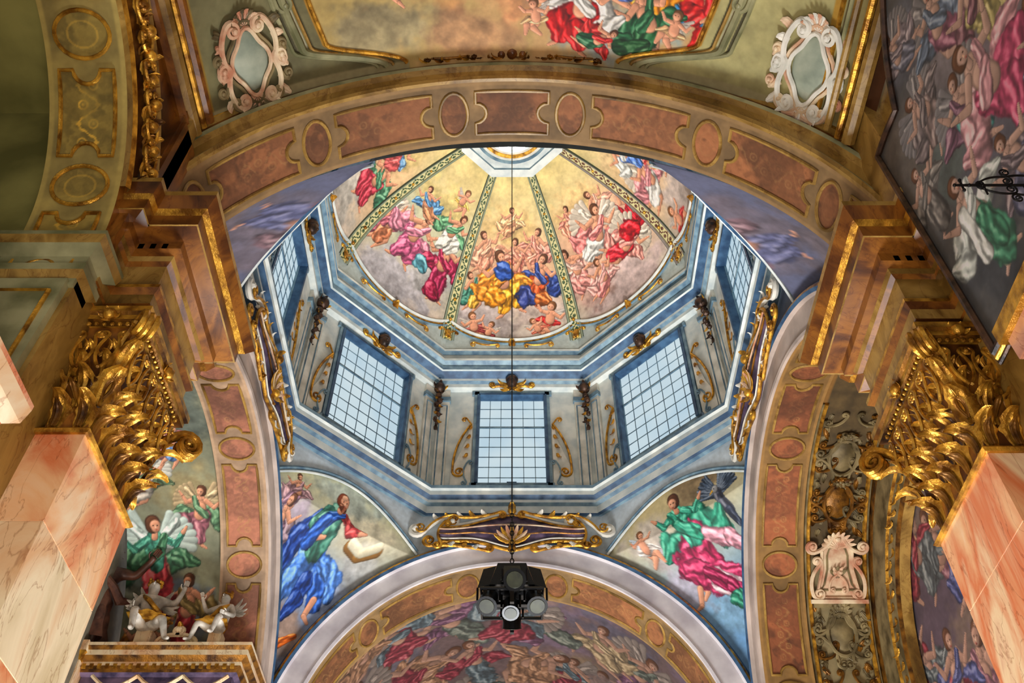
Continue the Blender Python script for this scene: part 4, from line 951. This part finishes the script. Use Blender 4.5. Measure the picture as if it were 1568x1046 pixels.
def shellcart(cx,cy,mats,k=1.0):
    mb=MB(mats)
    mb.T=lambda v: np.stack([(RV-v[:,2]*k)*np.sin((cx+v[:,0]*k)/RV),cy+v[:,1]*k*1.1,ZV+(RV-v[:,2]*k)*np.cos((cx+v[:,0]*k)/RV)],-1)
    th=np.linspace(0,2*pi,36)[:-1]; r=1+.12*np.cos(th*4)
    o=np.stack([.26*r*np.cos(th),.38*r*np.sin(th)],1)
    mb.ball((0,0,0),.27,1,20,10,(1,1.4,.22))
    mb.tube(np.c_[o,0*th+.06],.03,6,0,closed=True); mb.tube(np.c_[o*1.22,0*th+.04],.028,6,2,closed=True)
    for a in(-1,1):
        mb.scroll((a*.34,.05),(a*.30,.50),a*-.3,.10,.10,.04,0,a,a,.07,1.4)
        mb.scroll((a*.36,0),(a*.28,-.50),a*.3,.09,.11,.04,0,-a,-a,.07,1.4)
        mb.scroll((a*.42,-.15),(a*.44,.28),a*.25,.07,.07,.028,2,a,-a,.06,1.4)
        mb.scroll((a*.05,.55),(a*.36,.50),a*.3,.0,.07,.028,2,1,-a,.07,1.3)
        for q in range(6):
            mb.leaf((a*.36,-.40+.16*q,.05),(a,.3*(q-2),0),(0,0,1),.19,.13,1.7,0 if q%2 else 2)
    for q in range(9):
        b=-1.2+2.4*q/8; mb.leaf((0,.44,.05),(math.sin(b),math.cos(b),0),(0,0,1),.36,.13,1.2,2 if q%2 else 0)
        mb.leaf((0,-.44,.05),(math.sin(b),-math.cos(b),0),(0,0,1),.26,.11,1.3,0 if q%2 else 2)
    return mb.done('shell_cartouche')
shellcart(-RV*math.asin(3.52/RV),5.20,['shell','panelg','dull'],1.0)
shellcart(RV*math.asin(3.90/RV),5.14,['white','panelg','shell'],1.04)

# =================================================================== RIGHT NAVE WALL + lunette painting
mb=MB(['ochre','brown','gold']); mb.box(4.56,4.7,-2,5.36,-1.6,10.9,0); mb.box(4.38,4.9,5.3,6.1,8.2,11.6,0)
for x,z,r,mi in((4.2,10.62,.05,2),(4.3,10.5,.09,0),(4.12,10.85,.05,0)): mb.tube([(x,-1,z),(x,5.75,z)],r,8,mi,ref=(1,0,0))
mb.done('wall_right_nave')
out=[(5.25,5.9),(5.25,9.25)]
for t in np.linspace(0,1,10)[1:]: out.append((5.25-.62*t,9.25+.02*math.sin(pi*t)-.10*t))
for t in np.linspace(0,1,14)[1:]: out.append((4.63-1.0*t+.12*math.sin(pi*t),9.15+1.35*t))
out+=[(2.9,10.75),(1.6,10.75),(1.6,5.9)]
def inside(Y,Z):
    c=np.zeros(Y.shape,bool); n=len(out); j=n-1
    for i in range(n):
        yi,zi=out[i];yj,zj=out[j]
        cond=((zi>Z)!=(zj>Z))&(Y<(yj-yi)*(Z-zi)/(zj-zi+1e-12)+yi); c^=cond; j=i
    return c
nu,nv=310,430
YY,ZZ=np.meshgrid(np.linspace(1.6,5.25,nu),np.linspace(5.9,10.75,nv))
P=Paint(-YY,ZZ); P.C=np.array((.32,.31,.30))*(.6+.8*P.n1)[...,None]
for x,y,rx,ry,c in((-4.9,8.6,.8,.8,(.42,.38,.34)),(-4.2,7.8,.8,.7,(.40,.44,.42)),(-3.6,8.6,.8,.7,(.56,.48,.52)),(-4.6,6.7,.8,.6,(.25,.26,.28)),(-3.8,7.0,.8,.6,(.38,.36,.40)),(-3.0,7.6,.8,.8,(.50,.44,.46)),(-4.1,9.6,.7,.7,(.44,.44,.48)),(-2.6,9,.9,.8,(.42,.4,.44)),(-4.0,8.4,.6,.5,(.52,.48,.48))): P.cloud(x,y,rx,ry,c)
for a in [(-4.95,7.9,1.0,0,1,(.40,.38,.36),(.46,.44,.42),2),(-4.3,8.5,1.1,20,1,(.56,.48,.46),(.46,.41,.41),1),(-3.6,8.8,1.3,-20,-1,(.58,.34,.42),(.42,.48,.56),1),(-4.2,9.5,1.0,0,-1,(.44,.44,.50),(.58,.52,.54),1),
          (-3.1,8.2,1.3,0,1,(.66,.60,.36),(.50,.32,.36),0),(-4.0,7.7,1.2,-15,-1,(.24,.52,.50),(.48,.32,.40),1),(-3.5,7.5,1.7,10,1,(.74,.26,.40),(.82,.58,.60),0),(-4.55,6.95,1.35,5,1,(.26,.54,.40),(.80,.82,.78),2),
          (-2.8,7.0,1.,0,1,(.5,.24,.28),(.34,.4,.5),0),(-3.8,6.6,1.1,10,-1,(.30,.30,.40),(.44,.38,.40),0),(-3.0,9.7,.9,0,1,(.5,.34,.4),(.34,.4,.5),1)]:
    fig(P,a[0],a[1],a[2],a[3],a[4],a[5],a[6],skin=(.78,.62,.54),pose=a[7],wing=(.52,.50,.50) if a[7]==1 else None)
P.cap((-4.72,7.2),(-4.70,6.6),.10,.10,(.86,.86,.82),5); P.cap((-4.5,6.9),(-4.45,6.5),.12,.12,(.22,.50,.36),6)
P.mute(.20,(.32,.31,.32))
P3=np.stack([4.2+0*YY,YY,ZZ],-1)
lun=grid('wall_painting',P3,M['fresco'],P.C)
ins=inside(YY,ZZ); me=lun.data
bm=bmesh.new(); bm.from_mesh(me); bm.verts.ensure_lookup_table()
flat=ins.reshape(-1); kill=[v for v in bm.verts if not flat[v.index] and 1.62<v.co.y<5.24 and 5.92<v.co.z]
bmesh.ops.delete(bm,geom=kill,context='VERTS'); bm.to_mesh(me); bm.free()
mb=MB(['gold','bronze','pink'])
Q=[]
for i in range(len(out)):
    p0=np.array(out[i]);p1=np.array(out[(i+1)%len(out)]);n=max(1,int(np.linalg.norm(p1-p0)/.1))
    for j in range(n): Q.append(p0+(p1-p0)*j/n)
Q=np.array(Q)
mb.tube(np.c_[np.full(len(Q),4.17),Q],.035,6,1,closed=True,ref=(1,0,0))
c=np.array([3.6,8.3])
mb.tube(np.c_[np.full(len(Q),4.19),Q+(Q-c)*.016],.028,6,0,closed=True,ref=(1,0,0))
mb.tube(np.c_[np.full(len(Q),4.21),Q+(Q-c)*.032],.022,6,1,closed=True,ref=(1,0,0))
for q in Q[::2]: mb.ball((4.15,q[0],q[1]),.014,0,5,4)
mb.box(3.98,4.5,2,4.92,5.62,5.78,0); mb.box(4.04,4.5,2,4.88,5.4,5.62,2)
mb.done('painting_frame')
mb=MB(['iron']); mb.frame((3.42,3.60,5.92),(1,0,0),(0,-.15,1),(0,-1,0))
mb.tube([(-.04,.0,0),(.3,.0,0),(.80,.0,0)],.010,6,0)
for s0 in(-1,1):
    mb.scroll((.06,s0*.015),(.30,s0*.09),s0*.25,.035,.045,.008,0,s0,-s0,0,1.6)
    mb.scroll((.32,s0*.10),(.60,s0*.02),s0*.3,.045,.045,.008,0,-s0,s0,0,1.6)
for a in(0,pi/2,pi,-pi/2): mb.tube([(-.06,0,0),(-.06+.05*math.cos(a),.05*math.sin(a),0)],.009,6,0); mb.ball((-.06+.055*math.cos(a),.055*math.sin(a),0),.014,0)
mb.tube([(.40,.0,0),(.40,-.13,0)],.008,6,0); mb.tube([(.10,.0,0),(.10,-.10,0)],.008,6,0)
mb.box(.74,.80,-.1,.1,-.05,.05,0)
mb.done('wrought_iron_bracket')

# =================================================================== ALTAR (left transept)
mb=MB(['cream','dgold','mauve','gold','salmon'])
rect=(-7.7,-5.0,15.25,16.4)
mb.prof(rect,[(.0,7.7),(.0,7.9),(.05,7.95),(.05,8.05),(.0,8.1),(.0,8.4),(.08,8.45),(.14,8.55),(.14,8.62),(.24,8.7),(.24,8.8),(.30,8.86),(.30,8.92)],[0,1,0,1,2,2,1,0,1,0,1,0])
x=-7.7
while x<-4.95: mb.box(x,x+.07,15.10,15.2,8.5,8.58,3); x+=.14
for cx in(-5.3,-7.3):
    th=np.linspace(0,1,12); mb.tube([(cx,15.45,-1+8.2*t) for t in th],[.24-.04*t for t in th],14,4)
    for q in range(8):
        a=q*pi/4; mb.leaf((cx+.18*math.cos(a),15.45+.18*math.sin(a),7.2),(0,0,1),(math.cos(a),math.sin(a),0),.5,.18,2.5,3)
    mb.prof((cx-.2,cx+.2,15.25,15.65),[(.05,7.6),(.12,7.7)],3)
mb.box(-7.6,-5.1,15.8,16.4,-1.6,7.7,0)
for i in range(3):
    x0=-7.4+.8*i; t=np.linspace(0,1,14); mb.tube(np.stack([x0+.8*t,15.02+0*t,8.30-.22*np.sin(pi*t)],1),.035,6,0)
mb.frame((-6.15,15.12,8.92),(1,0,0),(0,0,1),(0,-1,0))
for sg in(-1,1): mb.scroll((0,.24),(sg*.32,.16),sg*.2,.09,.12,.045,0,-sg,-sg,0,1.4)
mb.leaf((0,.2,0),(0,1,0),(0,0,1),.3,.2,1.5,3)
mb.ident()
mb.done('altar_retable')

def statue(name,o,s,yaw,J,mt,wings=True,robe=True,mir=1,fat=1.1,rm=None):
    e=empty(name)
    ca,sa_=math.cos(yaw),math.sin(yaw)
    def W(p): x,y,z=p[0]*mir,p[1],p[2]; return (o[0]+s*(x*ca-y*sa_),o[1]+s*(x*sa_+y*ca),o[2]+s*z)
    names=list(J.keys())
    edges=[('pel','belly'),('belly','chest'),('chest','neck'),('neck','head'),('head','crown'),('chest','shL'),('shL','elL'),('elL','wrL'),('wrL','haL'),('chest','shR'),('shR','elR'),('elR','wrR'),('wrR','haR'),
           ('pel','hiL'),('hiL','knL'),('knL','anL'),('anL','toL'),('pel','hiR'),('hiR','knR'),('knR','anR'),('anR','toR')]
    rad=dict(pel=.115,belly=.095,chest=.12,neck=.05,head=.085,crown=.06,shL=.06,shR=.06,elL=.042,elR=.042,wrL=.028,wrR=.028,haL=.032,haR=.032,hiL=.085,hiR=.085,knL=.055,knR=.055,anL=.033,anR=.033,toL=.025,toR=.025)
    me=bpy.data.meshes.new('body'); me.from_pydata([W(J[n]) for n in names],[(names.index(a),names.index(b)) for a,b in edges],[])
    ob=link('body',me,e); me.materials.append(M[mt])
    md=ob.modifiers.new('skin','SKIN')
    for i,n in enumerate(names):
        v=me.skin_vertices[0].data[i]; v.radius=(rad[n]*s*fat,rad[n]*s*fat); v.use_root=(n=='pel')
    md.use_smooth_shade=True
    sb=ob.modifiers.new('sub','SUBSURF'); sb.levels=2; sb.render_levels=2
    mb=MB([mt,'gold',rm or mt,'bronze'])
    mb.T=lambda v:np.stack([o[0]+s*(v[:,0]*mir*ca-v[:,1]*sa_),o[1]+s*(v[:,0]*mir*sa_+v[:,1]*ca),o[2]+s*v[:,2]],-1)
    for sd in 'LR':
        h=np.array(J['ha'+sd]); w=np.array(J['wr'+sd]); d=h-w; d/=np.linalg.norm(d)+1e-9; t=np.cross(d,(0,1,.2)); t/=np.linalg.norm(t)+1e-9
        for i in range(4): b=h+t*(i-1.5)*.018; mb.tube([b,b+d*.05,b+d*(.085-.006*abs(i-1.5))+np.array([0,-.01,-.015])],.008,5,0)
        mb.tube([w+t*.03+d*.02,w+t*.06+d*.05,w+t*.065+d*.08],.009,5,0)
    hd=np.array(J['head'])
    for i in range(26):
        a=i*2.4; zz=.03+.09*(i%5)/4; mb.ball(hd+np.array([.080*math.cos(a),.02+.080*math.sin(a)*(.9 if math.sin(a)>0 else .4),zz]),.026,2,6,5)
    mb.tube([hd+np.array([0,-.088,.04]),hd+np.array([0,-.112,.005]),hd+np.array([0,-.092,-.005])],.012,5,0)
    mb.ball(hd+np.array([.03,-.086,.03]),.009,3,5,4); mb.ball(hd+np.array([-.03,-.086,.03]),.009,3,5,4); mb.ball(hd+np.array([0,-.088,-.03]),.013,0,6,4,(1.4,.6,.5))
    if robe:
        top=np.array(J['belly']); hl=(np.array(J['hiL'])+np.array(J['hiR']))/2; kn=(np.array(J['knL'])+np.array(J['knR']))/2; an=(np.array(J['anL'])+np.array(J['anR']))/2
        th=np.arange(28)/28*2*pi; P=[]
        wk=abs(J['knL'][0]-J['knR'][0])/2+.07
        full=name.startswith('robed')
        rings=[(top,.13,.115,.0),(hl,.18,.15,.01),((hl+kn)/2,wk*.92,.12,.02),(kn*.85+hl*.15,wk*.98,.10,.03)]
        if full: rings+=[(kn*.7+an*.3,wk,.12,.035),(an*.8+kn*.2,wk*1.2,.17,.045)]
        for c,rx,ry,f in rings:
            r=1+f*6*np.sin(th*7); P.append(np.stack([c[0]+rx*r*np.cos(th),c[1]+ry*r*np.sin(th),c[2]+.01*np.sin(th*3)],1))
        mb.gridp(np.array(P),2,True)
        ch=np.array(J['chest']); mb.tube([ch+np.array([-.13,-.02,.10]),ch+np.array([-.02,-.14,-.02]),ch+np.array([.14,-.10,-.16]),ch+np.array([.22,.0,-.24]),ch+np.array([.34,.06,-.20])],[.03,.035,.04,.05,.02],8,2)
    if wings:
        ch=np.array(J['chest'])+np.array([0,.12,.04])
        for sg in(-1,1):
            for q in range(5): mb.leaf(ch+np.array([sg*(.06+.02*q),0,.0]),(sg*(.45+.14*q),.15,.80-.30*q),(0,-1,.1),.34-.035*q,.10,.3,0)
    mb.done('drapery_and_details',e)
    return e
seat=dict(pel=(0,0,.30),belly=(-.02,-.03,.44),chest=(-.04,-.04,.60),neck=(-.05,-.05,.72),head=(-.06,-.09,.83),crown=(-.06,-.08,.90),shL=(-.19,-.04,.66),elL=(-.27,-.06,.48),wrL=(-.24,-.24,.42),haL=(-.22,-.30,.41),
  shR=(.11,-.03,.67),elR=(.27,-.04,.64),wrR=(.34,-.12,.82),haR=(.35,-.15,.88),hiL=(-.09,-.04,.28),knL=(-.17,-.34,.34),anL=(-.12,-.38,.02),toL=(-.13,-.50,-.02),hiR=(.09,-.04,.28),knR=(.20,-.32,.28),anR=(.30,-.26,.0),toR=(.36,-.36,-.03))
stand=dict(pel=(0,0,.52),belly=(0,-.01,.62),chest=(.01,-.02,.76),neck=(.01,-.03,.86),head=(.02,-.05,.95),crown=(.02,-.04,1.02),shL=(-.15,-.02,.82),elL=(-.26,-.08,.66),wrL=(-.20,-.26,.70),haL=(-.17,-.31,.72),
  shR=(.15,-.02,.82),elR=(.30,-.04,.80),wrR=(.40,-.14,.92),haR=(.43,-.18,.97),hiL=(-.07,0,.50),knL=(-.08,-.04,.27),anL=(-.08,.02,.03),toL=(-.09,-.10,.0),hiR=(.07,0,.50),knR=(.12,-.12,.28),anR=(.11,.0,.03),toR=(.13,-.11,.0))
statue('angel_statue',(-6.85,15.30,9.04),1.40,.25,seat,'stone',rm='gold')
statue('angel_statue',(-5.50,15.25,9.02),1.12,-.2,seat,'stone',mir=-1,rm='gold')
statue('robed_saint_statue',(-8.0,15.2,8.95),2.0,.3,stand,'dstone',wings=False)
mb=MB(['cream','gold']); mb.prof((-8.3,-7.72,15.0,15.6),[(0,8.0),(0,8.6),(.08,8.75),(.08,8.95)],[0,1,0]); mb.prof((-7.0,-6.7,15.25,15.5),[(.05,8.9),(0,8.95),(0,9.36)],0); mb.prof((-5.62,-5.38,15.2,15.45),[(.05,8.9),(0,8.95),(0,9.28)],0); mb.done('statue_plinth')

# =================================================================== HANGING LAMP CLUSTER
hl=empty('hanging_spotlight_cluster')
LX,LY,LZ=0,12.1,7.92
mb=MB(['black','lens','iron'])
mb.tube([(LX,LY,LZ+.75),(LX,LY,24.4)],.012,5,2,ref=(1,0,0))
for i in range(12): th=np.linspace(0,2*pi,9)[:-1]; mb.tube([(LX+(.03*math.cos(t) if i%2 else 0),LY+(0 if i%2 else .03*math.cos(t)),LZ+.62+.09*i+.05*math.sin(t)) for t in th],.01,5,2,closed=True)
mb.ball((LX,LY,LZ+.60),.07,2)
mb.frame((LX,LY,LZ),(1,0,0),(0,1,0),(0,0,1))
def frus(mb,x0,x1,y0,y1,z0,X0,X1,Y0,Y1,z1,mi):
    v=[(x0,y0,z0),(x1,y0,z0),(x1,y1,z0),(x0,y1,z0),(X0,Y0,z1),(X1,Y0,z1),(X1,Y1,z1),(X0,Y1,z1)]
    mb.add(v,[(0,1,2,3),(4,5,6,7)]+[(i,(i+1)%4,4+(i+1)%4,4+i) for i in range(4)],mi)
frus(mb,-.34,.34,-.34,.34,.05,-.22,.22,-.22,.22,.52,0)
frus(mb,-.17,.17,-.37,-.33,.12,-.12,.12,-.26,-.22,.44,1)
for sx_ in(-1,1): mb.add([(sx_*.34,-.3,.08),(sx_*.52,-.34,-.02),(sx_*.44,-.2,.42),(sx_*.24,-.2,.48)],[(0,1,2,3)],0); mb.add([(sx_*.34,.3,.08),(sx_*.52,.34,-.02),(sx_*.44,.2,.42),(sx_*.24,.2,.48)],[(0,1,2,3)],0)
mb.box(-.46,.46,-.04,.04,-.10,-.02,0); mb.box(-.04,.04,-.46,.46,-.10,-.02,0)
mb.tube([(-.46,-.4,-.06),(.46,-.4,-.06),(.46,.4,-.06),(-.46,.4,-.06)],.03,6,0,closed=True)
def can(c,d,r,L):
    c=np.array(c,float);d=np.array(d,float);d/=np.linalg.norm(d)
    ref=(0,0,1) if abs(d[2])<.9 else (1,0,0)
    mb.tube([c-d*L,c-d*L*.8,c,c+d*.02],[r*.55,r*.9,r,r*1.08],16,0,ref=ref)
    mb.tube([c+d*.021,c+d*.03],[r*.80,r*.76],16,1,ref=ref)
    mb.tube([c-d*L*.4+np.array([r*1.15,0,.22]),c-d*L*.4+np.array([r*1.15,0,0]),],.018,5,0,ref=(0,1,0)); mb.tube([c-d*L*.4+np.array([-r*1.15,0,.22]),c-d*L*.4+np.array([-r*1.15,0,0]),],.018,5,0,ref=(0,1,0))
can((.04,-.50,.02),(0,-1,-.45),.16,.34)
can((-.37,-.38,-.34),(-.15,-.6,-1),.145,.38)
can((.37,-.38,-.34),(.15,-.6,-1),.145,.38)
can((-.02,-.2,-.34),(0,-.5,-1),.12,.34)
can((.0,.42,-.2),(0,.6,-.8),.145,.34)
for x,y in((-.4,-.38),(.4,-.38),(0,-.42),(0,.4)): mb.box(x-.03,x+.03,y-.03,y+.03,-.32,-.04,0)
mb.ident(); mb.done('spotlight_frame',hl)

# =================================================================== LIGHTS / WORLD / CAMERA
def area(name,loc,tgt,size,pw,col):
    l=bpy.data.lights.new(name,'AREA'); l.shape='DISK'; l.size=size; l.energy=pw; l.color=col
    o=bpy.data.objects.new(name,l); scene.collection.objects.link(o); o.location=loc
    o.rotation_euler=(Vector(tgt)-Vector(loc)).to_track_quat('-Z','Y').to_euler(); return o
area('crossing_fill',(0,13.2,-1.2),(0,12.6,20),3.5,1500,(.94,.97,1.0))  # added fill light, unseen below the view, brightens drum and pendentives
l=bpy.data.lights.new('dome_fill_spot','SPOT'); l.energy=10500; l.spot_size=math.radians(33); l.spot_blend=.5; l.shadow_soft_size=.5; l.color=(1,.98,.95)  # narrow fill spot added out of view to brighten the dome
o=bpy.data.objects.new('dome_fill_spot',l); scene.collection.objects.link(o); o.location=(2.9,7.6,0.0); o.rotation_euler=(Vector((-.1,13.1,21))-Vector(o.location)).to_track_quat('-Z','Y').to_euler()
area('nave_fill',(-.5,1.5,-.6),(0,5.5,10),2.4,330,(1,.93,.83))  # warm fill added near the floor to even out the nave
area('chancel_fill',(0,21,1),(0,20,12),3,180,(1,.88,.78))  # unseen fill added for the chancel vault, no actual fixture
area('transept_fill',(-6.2,11,1),(-6.2,14,10),1.6,190,(1,.93,.84))  # unseen fill added to lift the left transept
area('transept_fill',(6.2,11,1),(6.2,14,10),1.6,95,(1,.88,.74))  # weaker unseen fill added for the right transept
w=bpy.data.worlds.new('sky'); scene.world=w; w.use_nodes=True
bg=w.node_tree.nodes['Background']; bg.inputs[0].default_value=(.94,.95,1,1); bg.inputs[1].default_value=.65
cam=bpy.data.cameras.new('camera'); co=bpy.data.objects.new('camera',cam); scene.collection.objects.link(co)
cam.sensor_width=36; cam.lens=36*1400/1568; cam.clip_start=.05; cam.clip_end=200
co.location=(0,0,0); co.rotation_euler=(math.radians(90+49),0,0)
scene.camera=co
